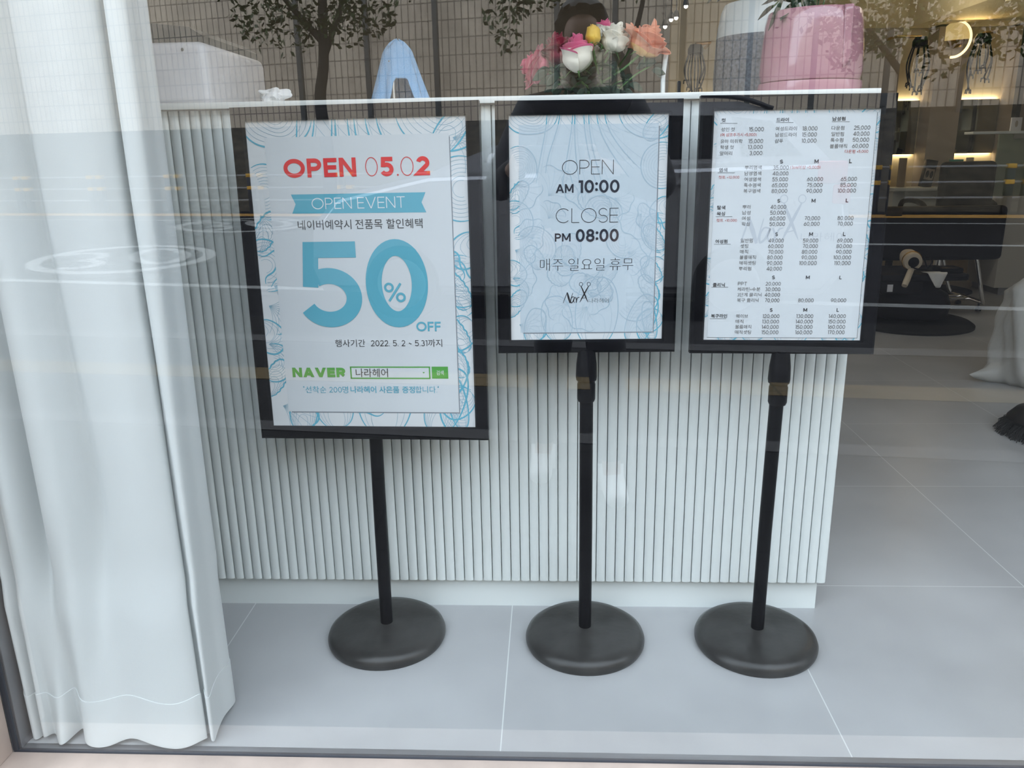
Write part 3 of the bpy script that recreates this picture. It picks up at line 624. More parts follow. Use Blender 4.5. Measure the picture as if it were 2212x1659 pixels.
def sign_frame(w, h, fw, name, parent):
    prof = [(0, .0015), (0, -.0035), (.0035, -.0085), (.009, -.0098), (fw-.005, -.0098), (fw, -.006), (fw, .010), (.002, .010)]
    b = MB(); rings = []
    for sx, sz in ((-1, 1), (1, 1), (1, -1), (-1, -1)):
        rings.append([b.bm.verts.new((sx*(w/2+o), y, sz*(h/2+o))) for o, y in prof])
    for i in range(4):
        A, B = rings[i], rings[(i+1) % 4]
        for k in range(len(prof)): b.face((A[k], A[(k+1) % len(prof)], B[(k+1) % len(prof)], B[k]))
    b.box(-w/2-.003, w/2+.003, .0022, .0088, -h/2-.003, h/2+.003)
    return b.build(name, 'black', parent, sharp=25)
def sign(label, base, panel, dim, fw, pole_top, key, collar, lean=0):
    root = thing('sign_stand', label, 'sign stand', (base[0], base[1], 0), 0, None)
    MB().lathe([(.122, 0), (.125, .006), (.1255, .013), (.122, .022), (.113, .0285), (.100, .031), (.06, .0325), (.022, .0345), (.0165, .037), (0, .037)], 64).build('base', 'blackbase', root, sharp=50)
    px, py = panel[0]-base[0], pole_top[1]-base[1]
    MB().tube([(lean, 0, .034), (lean*.6+px*.0, py*.4, .25), (px, py, pole_top[0])], .0132, 24).build('pole', 'black', root, sharp=50)
    if collar:
        z = pole_top[0]; MB().lathe([(.0155, z-.105), (.0175, z-.10), (.0175, z-.07), (.0165, z-.068), (.0165, z-.064), (.0195, z-.062), (.0205, z-.055), (.0195, z-.03), (.016, z-.002), (.0, z-.002)], 24, (px, py, 0)).build('collar', 'black', root, sharp=40)
    f = sign_frame(dim[0], dim[1], fw, 'frame', root); f.location = (panel[0]-base[0], panel[1]-base[1], panel[2]); f.rotation_euler = (panel[4], panel[5], panel[3])
    b = MB(); quadp(b, -dim[0]/2-.002, dim[0]/2+.002, -dim[1]/2-.002, dim[1]/2+.002, -.0010); quadp(b, -dim[0]/2-.002, dim[0]/2+.002, -dim[1]/2-.002, dim[1]/2+.002, -.0016)
    po = MB().box(-dim[0]/2-.002, dim[0]/2+.002, -.0005, .0010, -dim[1]/2-.002, dim[1]/2+.002).build('poster', 'paper', root, sharp=None); b.bm.free()
    po.location = f.location; po.rotation_euler = f.rotation_euler
    R = (-dim[0]/2, dim[0]/2, -dim[1]/2, dim[1]/2); mm = .001; groups = {}
    for s, u0, u1, v0, v1, w, col, grp in TEXT[key]: groups.setdefault(grp, []).append((s, u0*mm, u1*mm, v0*mm, v1*mm, w, col))
    def sheet(name, rect, m, d): b = MB(); quadp(b, *rect, d); return b.build(name, m, po, sharp=None)
    if key == 'L':
        art_mesh('flower_line_art', dim[0], R, .0007, ['artline', 'artthin'], 1, po, 1)
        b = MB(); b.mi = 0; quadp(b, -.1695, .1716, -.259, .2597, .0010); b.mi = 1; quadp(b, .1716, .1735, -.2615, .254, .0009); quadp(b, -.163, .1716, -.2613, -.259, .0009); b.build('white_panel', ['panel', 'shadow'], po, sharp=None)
        b = MB(); b.poly([(x*mm, -.0013, y*mm) for x, y in [(-128.2, 123.6), (124.8, 121.8), (116.7, 139.9), (124.8, 157.6), (-127.9, 158.2), (-120.4, 140.6)]]); b.build('ribbon_banner', 'teal', po, sharp=None)
        b = MB(); b.mi = 0
        for rc in ((-.0391, .1185, -.1703, -.1678), (-.0391, .1185, -.1925, -.1900), (-.0391, -.0364, -.1925, -.1678), (.1158, .1185, -.1925, -.1678)): quadp(b, *rc, .0013)
        quadp(b, .1214, .1531, -.1917, -.1680, .0013); b.poly([(.1033, -.0013, -.1787), (.1055, -.0013, -.1817), (.1079, -.0013, -.1787)]); b.build('search_box', 'green', po, sharp=None)
    elif key == 'M':
        art_mesh('flower_line_art', dim[0], R, .0007, ['artline', 'artthin'], 1, po, 1)
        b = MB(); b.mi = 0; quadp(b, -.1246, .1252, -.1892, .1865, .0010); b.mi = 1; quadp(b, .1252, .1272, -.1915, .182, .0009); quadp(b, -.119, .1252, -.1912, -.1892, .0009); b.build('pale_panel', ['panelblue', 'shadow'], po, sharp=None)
        art_mesh('pale_line_art', dim[0], (-.1246, .1252, -.1892, .1865), .0012, ['pale', 'pale'], 1, po, .8)
        b = MB(); logo(b, (-.0111, .0033), -.0985, (-.0046, -.1106), (-.0135, -.1329), (.0025, -.1327), .0031, .0016, .0015)
        brush(b, [(-.0442, -.1334), (-.0405, -.1235), (-.0367, -.1136)], .0011, .0015); brush(b, [(-.0367, -.1136), (-.034, -.1236), (-.0313, -.1335)], .0036, .0015); brush(b, [(-.0313, -.1335), (-.029, -.124), (-.0262, -.1145)], .0011, .0015)
        brush(b, [(-.0229, -.1226), (-.0272, -.1222), (-.0300, -.1275), (-.0293, -.1333), (-.0255, -.1300), (-.0229, -.1226), (-.0243, -.1290), (-.0232, -.1335)], .0017, .0015)
        brush(b, [(-.0210, -.1222), (-.0190, -.1280), (-.0200, -.1334)], .0020, .0015); brush(b, [(-.0195, -.1285), (-.0165, -.1232), (-.0135, -.1226)], .0014, .0015)
        b.build('scissors_logo', 'ink', po, sharp=None, fixn=False)
    else:
        art_mesh('flower_line_art', dim[0], R, .0007, ['artline', 'artthin'], 1, po, 1)
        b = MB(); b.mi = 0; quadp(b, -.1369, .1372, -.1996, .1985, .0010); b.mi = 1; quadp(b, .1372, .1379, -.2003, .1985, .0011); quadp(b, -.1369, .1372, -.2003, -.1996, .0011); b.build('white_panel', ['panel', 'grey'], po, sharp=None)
        b = MB(); logo(b, (-.0123, .0198), .0519, (.0029, .0222), (-.0129, -.0250), (.0184, -.0218), .0064, .0036, .00112)
        brush(b, [(-.0849, -.0265), (-.0784, -.0045), (-.0719, .0176)], .0030, .00112); brush(b, [(-.0719, .0176), (-.0640, -.0045), (-.0562, -.0266)], .0082, .00112); brush(b, [(-.0562, -.0266), (-.051, -.0045), (-.0458, .0175)], .0022, .00112)
        brush(b, [(-.0330, .0000), (-.0440, .0010), (-.0510, -.0120), (-.0500, -.0250), (-.0410, -.0180), (-.0330, .0000), (-.0365, -.0150), (-.0330, -.0255)], .0040, .00112)
        brush(b, [(-.0285, .0012), (-.0235, -.0120), (-.0260, -.0250)], .0044, .00112); brush(b, [(-.0240, -.0120), (-.0170, -.0010), (-.0100, .0010)], .0030, .00112)
        b.build('scissors_logo', 'wm', po, sharp=None, fixn=False)
        b = MB()
        for (xa, ya), (xb, yb) in [((-131.9, 182.6), (-102.1, 182.2)), ((-35.3, 182.9), (-5.2, 182.6)), ((61.1, 183.3), (91.6, 182.9)), ((-131.9, 97.9), (-102, 97.7)), ((-131.8, 21.4), (-102, 21.3)), ((-132.2, -28), (-102.1, -28)), ((-133, -106.1), (-102.6, -106.1)), ((-133.1, -164.5), (-103.2, -164.4))]:
            stroke(b, [(xa*mm, ya*mm), (xb*mm, yb*mm)], .0006, R, .0013)
        b.build('heading_rule', 'ink', po, sharp=None, fixn=False)
    for grp, items in groups.items():
        mats = []; b = MB()
        for s, u0, u1, v0, v1, w, col in items:
            if col not in mats: mats.append(col)
            b.mi = mats.index(col); text_into(b, s, u0, u1, v0, v1, w, .0012 if col == 'wm' else .0016)
        b.build(grp, mats, po, sharp=None, fixn=False)
    return root
sign('black sign stand with the biggest poster, red opening date and large 50% off figure', (-.354, .366), (-.3498, .352, .7759, -.0473, -.0311, -.006), (.4058, .5772), .0249, (.72, .374), 'L', False)
sign('black sign stand with pale blue opening hours poster, between the other two stands', (.0705, .358), (.069, .358, .861, .0363, -.0396, .0058), (.2847, .4058), .0245, (.640, .352), 'M', True)
sign('black sign stand holding the crowded price list in small print', (.4275, .358), (.4313, .350, .8605, -.0141, -.0509, .0087), (.2865, .4085), .0250, (.636, .340), 'R', True, .003)

# ------------------------------------------------------------------ on the counter top (z = 1.104)
TOP = 1.104
# white box with dark lid
t = thing('storage_box', 'white plastic box with rounded corners and dark lid at the curtain end of the counter', 'box', (-.82, .74, TOP))
b = MB(); b.box(-.13, .13, -.18, .18, 0, .124, .018, 4); b.build('box_body', 'plastic', t)
b = MB(); b.tube([(.085, -.1805, .108), (.085, -.1815, .108)], .003, 12); b.build('screw', 'steel', t)
b = MB(); b.prism([(-.12, 0), (.06, 0), (.115, -.000), (.115, .014), (.09, .030), (.02, .038), (-.12, .040)], lambda u, w, d: (u, d, .124+w), -.15, .17); lid = b.build('lid', 'lid', t, sharp=25)
# crumpled tissue
b = MB(); b.ball((0, 0, .012), .022, 4, (1.2, .8, .68), .75, 1.6, 3)
for q in b.bm.verts: q.co.z = max(q.co.z, 0)
tag(b.build('tissue', 'tissue', None, sharp=12, loc=at(592, 214, .50) * 1), 'crumpled white tissue lying on the counter beside the white box', 'tissue').location.z = TOP
# small stand under a blue towel
t = thing('display_stand', 'slim silver post under the blue towel on the counter', 'stand', (-.322, .60, TOP))
MB().lathe([(.028, 0), (.028, .004), (.008, .007), (0, .007)], 24).build('foot', 'steel', t)
MB().tube([(0, 0, .006), (0, 0, .082)], .0065, 12).build('post', 'steel', t)
def towel():
    b = MB(); nu, nv = 72, 22
    def P(u, v_):
        a = 2*PI*u; fold = .07*math.sin(a*7+.8)+.05*math.sin(a*11+2)
        gap = max(0, 1-abs(((a-4.95+PI) % (2*PI))-PI)/.43); q_ = min(1, gap*2.3); low = .001 + .046*(1-(1-q_)**2.2)
        z = .121 - (.121-low)*v_
        h = (.121-z)/.121; r = .004 + .019*min(1, h*6)**.5 + .037*h
        r *= 1 + fold*v_
        return Vector((r*1.0*math.cos(a), r*.72*math.sin(a), z + .004*math.sin(a*3)*(1-v_)))
    b.grid(P, nu, nv, True); b.poly([P(i/nu, 0) for i in range(nu)])
    o = b.build('towel', 'towel', None, sharp=80, loc=(-.312, .62, TOP)); md = o.modifiers.new('thickness', 'SOLIDIFY'); md.thickness = .003; md.offset = 0
    tag(o, 'light blue towel draped over the slim silver post like a tent', 'towel')
towel()
# glass vase and roses
VX, VY = .088, .615
t = thing('vase', 'clear glass vase full of rose stems on the counter', 'vase', (VX, VY, TOP))
MB().lathe([(.05, 0), (.052, .004), (.056, .085), (.057, .087), (.054, .087), (.049, .008), (0, .008)], 40).build('vase_body', 'vase', t)
def petal_mat(name, c): M[name] = mat(name, c, .5, var=.10, scale=25, bump=.1, bscale=90, sheen=.2)
for n_, c_ in dict(p_white=(.80, .76, .66), p_pinkedge=(.66, .11, .24), p_deeppink=(.52, .06, .13), p_crimson=(.24, .010, .035), p_yellow=(.72, .46, .05), p_peach=(.80, .32, .19), p_peachlo=(.85, .50, .20), p_rose=(.60, .16, .22)).items(): petal_mat(n_, c_)
def rose(label, px, py, y, size, tilt, az, inner, edge, opened, lo=None, leaves=1, sd=0):
    p = at(px, py, y); rn = random.Random(sd); root = thing('rose', label, 'rose', p, 0, 'roses in the vase')
    axis = Euler((tilt*math.cos(az+PI/2), tilt*math.sin(az+PI/2), 0)).to_matrix()
    b = MB()
    NU, NW = 13, 12; cut = []
    for layer in range(6):
        f = layer/5; n = (2, 3, 3, 4, 5, 5)[layer] if opened > .35 else (2, 3, 3, 3, 3, 3)[layer]
        R = size*(.10+.36*f*(.80+.35*opened)); H = size*(1.04-.20*f-.22*f*opened)
        for k in range(n):
            a0 = 2*PI*(k/n) + layer*1.1 + rn.uniform(-.2, .2); half = 2*PI/n*(.72 if layer else .9); wv = rn.uniform(0, 6); Hk = H*rn.uniform(.88, 1.06)
            flare = (.02+.42*f*f*opened)*size*rn.uniform(.8, 1.25); close = (1-opened)*.34*(.4+.6*f)
            def P(u, w, a0=a0, half=half, R=R, Hk=Hk, flare=flare, wv=wv, close=close, f=f):
                s_ = (u-.5)*2; a = a0+s_*half*(1-.10*w); rim = 1-.20*abs(s_)**2.4+.03*math.sin(s_*3+wv)
                bul = math.sin(min(1, w*1.7)*PI*.5)**.7
                r = R*bul*(1-close*max(0, w-.45)/.55) + flare*max(0, w-.62)**1.5*3.2 + .035*R*s_ + .03*size*math.sin(s_*4+wv)*w*w*opened
                z = Hk*(w*rim) - .10*size*opened*f*max(0, w-.8)/.2*(.5+.5*math.sin(s_*3+wv))
                return axis @ Vector((r*math.cos(a), r*math.sin(a), z - size*.42))
            b.grid(P, NU, NW); cut.append((.90 + .05*math.sin(wv)) if f > .45 else .35)
    per = (NU-1)*(NW-1)
    for i, fc in enumerate(b.bm.faces[:]):
        w = ((i % per) % (NW-1)+.5)/(NW-1); fc.material_index = 1 if w > (cut[i//per] if lo is None else .45) else 0
    o = b.build('bloom', [lo or inner, edge], root, sharp=75)
    md = o.modifiers.new('thickness', 'SOLIDIFY'); md.thickness = .0006; md.offset = 0; sb = o.modifiers.new('smooth', 'SUBSURF'); sb.levels = 1; sb.render_levels = 1
    # sepals and stem
    base = axis @ Vector((0, 0, -size*.42)); b = MB()
    for k in range(5):
        a = 2*PI*k/5+sd; d = Vector((math.cos(a), math.sin(a), 0)); sd_ = Vector((-d.y, d.x, 0))
        def P(u, w, d=d, sd_=sd_): 
            return base + axis @ (d*(.002+.016*w+.010*w*w) + Vector((0, 0, .010*math.sin(w*2.4)-.012*w*w)) + sd_*((u-.5)*.010*(1-w)**.8))
        b.grid(P, 4, 7)
    o = b.build('sepals', 'stem', root, sharp=70); md = o.modifiers.new('thickness', 'SOLIDIFY'); md.thickness = .0006
    foot = Vector((VX+rn.uniform(-.028, .028), VY+rn.uniform(-.02, .02), TOP+.012)) - p
    MB().tube(cr([base + axis @ Vector((0, 0, .002)), base*.7+foot*.3+(axis @ Vector((0, 0, -.006))), base*.3+foot*.7, foot], 6), .0024, 8).build('stem', 'stem', root)
    for q in range(leaves):
        m_ = base*.55 + foot*.45; ang = rn.uniform(0, 6.28); d = Vector((math.cos(ang), .4*math.sin(ang)-.4, rn.uniform(-.2, .35))).normalized(); s_ = d.cross(Vector((0, .5, 1))).normalized()
        L_ = rn.uniform(.03, .042)
        b = MB(); b.grid(lambda u, w: m_ + d*(L_*w) + s_*((u-.5)*L_*.62*math.sin(PI*min(1, w*.96+.03))**.8) + Vector((0, 0, -.010*w*w + .004*abs(u-.5))), 7, 9)
        o = b.build('leaf', 'leaf', root, sharp=70); md = o.modifiers.new('thickness', 'SOLIDIFY'); md.thickness = .0005
rose('large rose with white outer petals and pink rims, lowest at the front of the bunch', 1247, 124, .575, .072, .15, 4.4, 'p_white', 'p_pinkedge', .35, None, 2, 1)
rose('small yellow rosebud, the only yellow flower of the bunch', 1281, 80, .58, .040, .05, 0, 'p_yellow', 'p_yellow', .10, None, 1, 2)
rose('cream white rose with faint pink veins beside the yellow bud', 1326, 88, .60, .058, .35, 5.6, 'p_white', 'p_white', .45, None, 1, 3)
rose('wide open peach rose at the far end of the bunch from the blue towel', 1396, 92, .60, .066, .55, 5.8, 'p_peach', 'p_peach', .9, 'p_peachlo', 1, 4)
rose('dark crimson rose half hidden behind the pink rimmed white rose', 1208, 112, .64, .064, .35, 3.3, 'p_crimson', 'p_crimson', .6, None, 1, 5)
rose('drooping washed out pink rose on the towel side of the bunch', 1160, 148, .64, .062, 1.25, 3.2, 'p_rose', 'p_deeppink', .8, None, 2, 6)
rose('bright pink and white rose peeking out behind the yellow bud', 1306, 68, .655, .042, .1, 0, 'p_white', 'p_pinkedge', .3, None, 1, 7)
rose('small white rose tucked low under the yellow bud', 1284, 122, .625, .040, .4, 4.9, 'p_white', 'p_white', .4, None, 1, 8)
rose('coral rose mostly hidden behind the peach rose', 1364, 84, .665, .046, .2, 5, 'p_peach', 'p_peach', .5, None, 1, 9)
# loose greens in the vase
for k, (px, py) in enumerate([(1215, 165), (1240, 178), (1262, 165), (1300, 160), (1335, 150), (1352, 172), (1285, 185), (1192, 158), (1320, 185), (1410, 140), (1228, 150), (1252, 190), (1272, 178), (1308, 178), (1340, 185), (1206, 182)]):
    p = at(px, py, .60+.008*(k % 3)); rn = random.Random(k+40); b = MB()
    foot = Vector((VX+(p.x-VX)*.4, .615, TOP+.012))
    b.mi = 1; b.tube(cr([foot, foot.lerp(p, .5)+Vector((0, 0, .006)), p], 5), .0016, 6); b.mi = 0
    for q in range(5):
        ang = rn.uniform(0, 6.28); d = Vector((math.cos(ang), .35*math.sin(ang), rn.uniform(-.6, .4))).normalized(); s_ = d.cross(Vector((0, 1, .3))).normalized(); L_ = rn.uniform(.02, .034); o_ = p + Vector((rn.uniform(-.008, .008), rn.uniform(-.01, .01), rn.uniform(-.015, .01)))
        b.grid(lambda u, w: o_ + d*(L_*w) + s_*((u-.5)*L_*.55*math.sin(PI*min(1, w*.96+.03))**.8) + Vector((0, 0, -.008*w*w)), 5, 7)
    o = b.build('leaf_sprig', ['darkleaf', 'stem'], None, sharp=70); md = o.modifiers.new('thickness', 'SOLIDIFY'); md.thickness = .0005
    tag(o, 'sprig of dark green rose leaves among the stems in the vase', 'leaves', 'leaf sprigs in the vase')
# white rod and small dark stick
o = MB().tube([(0, 0, 0), (-.0005, 0, .04), (.004, 0, .082)], .0046, 12).build('upright_rod', 'counter', None, loc=(at(1432, 198, .60).x, .60, TOP))
tag(o, 'slim white rod standing upright on the counter beside the peach rose', 'rod')
o = MB().lathe([(.004, 0), (.004, .028), (.003, .031), (0, .031)], 14).build('small_bottle', 'black', None, loc=(at(1466, 198, .60).x, .60, TOP))
tag(o, 'tiny black tube standing between the white rod and the grey pot', 'bottle')
# pots
def pot(name, label, c, prof, m, sq=1.0, sharp=40):
    t = thing(name, label, 'plant pot', c); return t
t = thing('plant_pot', 'glossy pink plant pot with a folded flap, near end of the counter', 'plant pot', (.523, .605, TOP))
MB().lathe([(.090, 0), (.099, .003), (.1005, .012), (.099, .0215), (.094, .0215), (.0, .015)], 72).build('saucer', 'pink', t, sharp=30)
MB().lathe([(.0, .0185), (.083, .0185), (.0945, .024), (.0985, .040), (.0965, .085), (.0925, .130), (.0885, .150), (.0865, .153), (.0845, .150), (.086, .10), (.07, .06), (0, .06)], 72).build('pot_body', 'pink', t, sharp=30)
b = MB(); 
a0 = -PI/2 + .40
def FL(u, w):
    z = .052 + .101*w; a = a0 + (u-.5)*.13; r = .0985 - .009*max(0, (z-.04)/.11) + .010*u*(.35+.65*w) + .001
    return Vector((r*math.cos(a), r*math.sin(a), z - .010*(1-u)*(1-w)))
b.grid(FL, 6, 12); o = b.build('flap', 'pink', t, sharp=50); md = o.modifiers.new('thickness', 'SOLIDIFY'); md.thickness = .004; md.offset = 0
t = thing('plant_pot', 'white and speckled grey plant pot standing behind the pink pot', 'plant pot', (.482, .82, TOP))
MB().lathe([(0, 0), (.100, 0), (.106, .006), (.1085, .05), (.1055, .136), (0, .136)], 64).build('grey_band', 'greypot', t, sharp=30)
MB().lathe([(0, .13), (.1057, .1355), (.103, .160), (.097, .190), (.091, .204), (.086, .206), (.083, .200), (.083, .17), (0, .17)], 64).build('white_band', 'whitepot', t, sharp=30)
def plant(label, c, n, spread, hgt, sd):
    rn = random.Random(sd); root = thing('potted_plant', label, 'plant', c); b = MB(); s_b = MB()
    for k in range(n):
        a = rn.uniform(0, 2*PI); tip = Vector((math.cos(a)*spread*rn.uniform(.5, 1.1), math.sin(a)*spread*.7*rn.uniform(.5, 1.1), hgt*rn.uniform(.25, 1))); mid = tip*.5 + Vector((0, 0, hgt*.3))
        cur = cr([(0, 0, 0), mid, tip], 5); s_b.tube(cur, .0016, 6); 
        for q in range(4):
            o_ = cur[3+q*2]; d = (tip-mid).normalized()*.6 + Vector((rn.uniform(-1, 1), rn.uniform(-.6, .6), rn.uniform(-.6, .5))); d.normalize(); s2 = d.cross(Vector((0, .6, 1))).normalized(); L_ = rn.uniform(.035, .06)
            b.grid(lambda u, w: o_ + d*(L_*w) + s2*((u-.5)*L_*.4*math.sin(PI*min(1, w*.96+.03))) + Vector((0, 0, -.012*w*w)), 5, 7)
    o = b.build('foliage', 'darkleaf', root, sharp=70); md = o.modifiers.new('thickness', 'SOLIDIFY'); md.thickness = .0005
    s_b.build('plant_stem', 'stem', root)
plant('dark leafy plant growing in the white and grey pot', (.482, .82, TOP+.170), 12, .15, .20, 3)
plant('dark leafy plant growing in the pink pot', (.523, .605, TOP+.060), 9, .09, .24, 8)

# ------------------------------------------------------------------ deep in the shop
def station(label, x0, x1, y, gl=True):
    t = thing('wall_mirror', label, 'mirror', ((x0+x1)/2, y, .955)); w = (x1-x0)/2
    MB().box(-w, w, -.028, -.020, 0, .40, .001).build('mirror_pane', 'mirror', t)
    MB().box(-w+.02, w-.02, -.020, -.001, .02, .38).build('back_box', 'alu', t)
    MB().box(-w+.01, w-.01, -.019, -.0195, .381, .387).build('light_strip', 'ledglow', t)
    area('mirror_strip_light', ((x0+x1)/2, y-.014, 1.345), (PI-.12, 0, 0), w*1.9, .012, .50*w/.17, (1, .80, .48))
    area('mirror_strip_light', ((x0+x1)/2, y-.014, .960), (.12, 0, 0), w*1.9, .012, .38*w/.17, (1, .80, .48))
station('tall backlit mirror on the rear wall between the two taupe pillars', 3.11, 3.46, 5.6)
station('narrow backlit mirror on the rear wall half hidden by the price list stand', 2.64, 2.86, 5.6)
station('backlit mirror far behind the counter between the roses and the grey pot', .95, 1.30, 5.6)
# round wall lamp on pillar
t = thing('wall_lamp', 'round wall lamp with a glowing yellow rim on the taupe pillar', 'wall lamp', (2.975, 5.36, 1.76), -1.02)
b = MB(); pts = [(0, 0)] + [(.125*math.cos(PI*(-.02+1.02*k/20)), .125*math.sin(PI*(-.02+1.02*k/20))) for k in range(21)]
b.prism(pts, lambda u, w, d: (u, d, w), -.012, -.002); b.build('lamp_disc', 'lampdim', t)
b = MB(); b.tube([(.120*math.cos(a), -.004, .120*math.sin(a)) for a in [PI*(-.55+1.0*k/24) for k in range(25)]], .009, 10); b.build('glowing_rim', 'lampglow', t)
MB().lathe([(.06, 0), (.06, .018), (0, .018)], 32, (0, .020, 0), Euler((PI/2, 0, 0)).to_matrix()).build('wall_plate', 'gold', t)
area('wall_lamp_light', (3.02, 5.24, 1.76), (PI/2+PI, 0, 0), .2, .2, .8, (1, .70, .30)).rotation_euler = (PI/2, 0, PI)
area('soffit_light', (2.15, 4.6, 1.98), (0, -2.0, 0), 1.6, .06, 4.2, (1, .86, .60))
# hair styling machines hanging from wall arms
def perm(label, x, y, z, side):
    t = thing('perm_machine', label, 'perm machine', (x, y, z), 0, 'hanging perm machines')
    MB().tube([(side*.14, .40, .12), (side*.12, .1, .12), (0, 0, .10)], .011, 10).build('arm', 'gold', t)
    MB().lathe([(0, .10), (.04, .098), (.055, .07), (.055, .04), (.045, .03), (0, .03)], 24).build('hub', 'black', t)
    rn = random.Random(int(x*10))
    for k in range(9):
        a = 2*PI*k/9; r = .045; l = rn.uniform(.15, .32)
        p0 = Vector((r*math.cos(a), r*math.sin(a), .045)); p1 = p0+Vector((.03*math.cos(a), .03*math.sin(a), -l*.5)); p2 = Vector((p0.x*rn.uniform(.5, 1.6), p0.y, .045-l))
        b = MB(); b.tube(cr([p0, p1, p2], 6), .0055, 8); c_ = b.build('cord', 'black', t)
        b = MB(); b.tube([p2+Vector((-.012, 0, .004)), p2+Vector((-.014, 0, -.022))], .004, 6); b.tube([p2+Vector((.012, 0, .004)), p2+Vector((.014, 0, -.022))], .004, 6); b.tube([p2+Vector((-.013, 0, .003)), p2+Vector((.013, 0, .003))], .005, 6); b.build('clip', 'black', c_)
perm('black perm machine with dangling clips seen above the counter by the grey pot', 1.06, 5.18, 1.65, 1)
perm('black perm machine with dangling clips in front of the narrow mirror', 2.64, 5.15, 1.66, -1)
perm('black perm machine with dangling clips in front of the tall backlit mirror', 3.02, 5.05, 1.66, 1)
t = thing('ceiling_lamp', 'slim glowing strip lamp under the cream bulkhead', 'ceiling lamp', (2.80, 4.15, 1.873))
MB().box(-.02, .02, -.22, .22, -.012, 0).build('housing', 'alu', t); MB().box(-.014, .014, -.21, .21, -.016, -.012).build('diffuser', 'ledglow', t)
for i, (px, py) in enumerate([(1482, 5), (1461, 30), (1450, 34), (1437, 49)]):
    p = at(px, py, 4.6); t = thing('spot_lamp', ['bright spot lamp, the highest of the four above the roses', 'bright spot lamp, second highest of the four above the roses', 'bright spot lamp, third highest of the four above the roses', 'bright spot lamp, the lowest of the four above the roses'][i], 'spot lamp', p, 0, 'spot lamps over the roses')
    MB().tube([(0, 0, .02), (0, 0, 2.6-p.z)], .004, 6).build('hanging_cord', 'black', t); MB().lathe([(.012, .02), (.018, .0), (.020, -.02), (0, -.02)], 16).build('shade', 'black', t); MB().ball((0, 0, -.024), .013, 2).build('bulb', 'spotglow', t)
# styling ledge with things on it
t = thing('styling_ledge', 'white styling ledge under the mirrors on the rear wall', 'ledge', (3.3, 5.4, 0))
MB().box(-.72, 1.25, -.22, .0, .690, .715, .003).build('ledge_top', 'counter', t); MB().box(-.70, 1.23, -.16, .0, .45, .690).build('apron', 'counter', t)
for sx in (-.66, .2, 1.18): MB().box(sx-.02, sx+.02, -.14, -.10, 0, .45).build('leg', 'black', t)
def carton(name, label, px0, px1, py0, py1, y, m, d=.06, rz=0, cat='box', zb=.715):
    a, e = at(px0, py1, y), at(px1, py0, y); z0 = zb
    return tag(MB().box(-(e.x-a.x)/2, (e.x-a.x)/2, -d/2, d/2, 0, max(.03, e.z-z0), .003).build(name, m, None, loc=((a.x+e.x)/2, y, z0)), label, cat)
t = thing('product_box', 'tall black leaning package with two pale ovals standing before the pillar', 'box', (at(1997, 400, 5.28).x, 5.28, .715)); th = Euler((0, .16, 0)).to_matrix()
b = MB(); b.box(-.04, .04, -.025, .025, 0, .20, .002, 2); b.build('carton', 'black', t).rotation_euler = (0, .16, 0)
b = MB()
b.box(-.034, .034, -.0262, -.0255, .055, .135)
b.build('pale_window', 'taupe', t).rotation_euler = (0, .16, 0)
for s_ in (-1, 1):
    b = MB(); b.lathe([(.0125, 0), (.0125, .0012), (0, .0012)], 24, (s_*.016, -.0263, .095), Euler((PI/2, 0, 0)).to_matrix(), lambda q, a: Vector((q.x, q.y*2.1, q.z))); b.build('oval', 'black', t).rotation_euler = (0, .16, 0)
carton('product_box', 'small teal box on the ledge under the tall backlit mirror', 2052, 2078, 344, 362, 5.33, 'tealbox')
carton('price_card', 'beige framed card standing on the ledge under the narrow mirror', 1941, 1960, 341, 360, 5.36, 'beige', .012, cat='card')
carton('notice_card', 'cream card leaning under the tall backlit mirror beside the teal box', 2085, 2104, 340, 362, 5.38, 'cream', .01, cat='card')
# green frosted screen, shelf and poster, white cabinet
t = thing('glass_screen', 'greenish frosted screen standing above the white cabinet', 'screen', (3.6, 4.72, .672)); MB().box(-.55, .8, -.008, .008, .0, .43, .002).build('screen_pane', 'greenclear', t)
t = thing('low_cabinet', 'white cabinet below the greenish screen in the back of the shop', 'cabinet', (3.72, 4.80, 0)); MB().box(-.62, .85, -.2, .2, .05, .67, .004).build('cabinet_body', 'wallwhite', t); MB().box(-.58, .82, -.18, .18, 0, .05).build('plinth', 'alu', t); MB().box(-.10, .84, -.212, -.20, .07, .65, .002).build('door', 'wallwhite', t)
t = thing('wall_shelf', 'long thin white shelf across the greenish screen', 'shelf', (2.9, 4.52, 1.08)); MB().box(-.15, 1.4, -.06, .06, 0, .016, .002).build('board', 'counter', t)
for sx in (.25, 1.3): MB().box(sx-.006, sx+.006, -.01, .20, -.03, .0).build('bracket', 'alu', t)
t = thing('framed_picture', 'small white framed print standing on the thin white shelf', 'picture', (at(2198, 270, 4.5).x, 4.52, 1.096)); MB().box(-.034, .034, -.006, .006, 0, .085, .001).build('picture_frame', 'plastic', t); MB().ball((0, -.007, .045), .014, 2, (.7, .1, 1.5)).build('printed_figure', 'taupe', t)
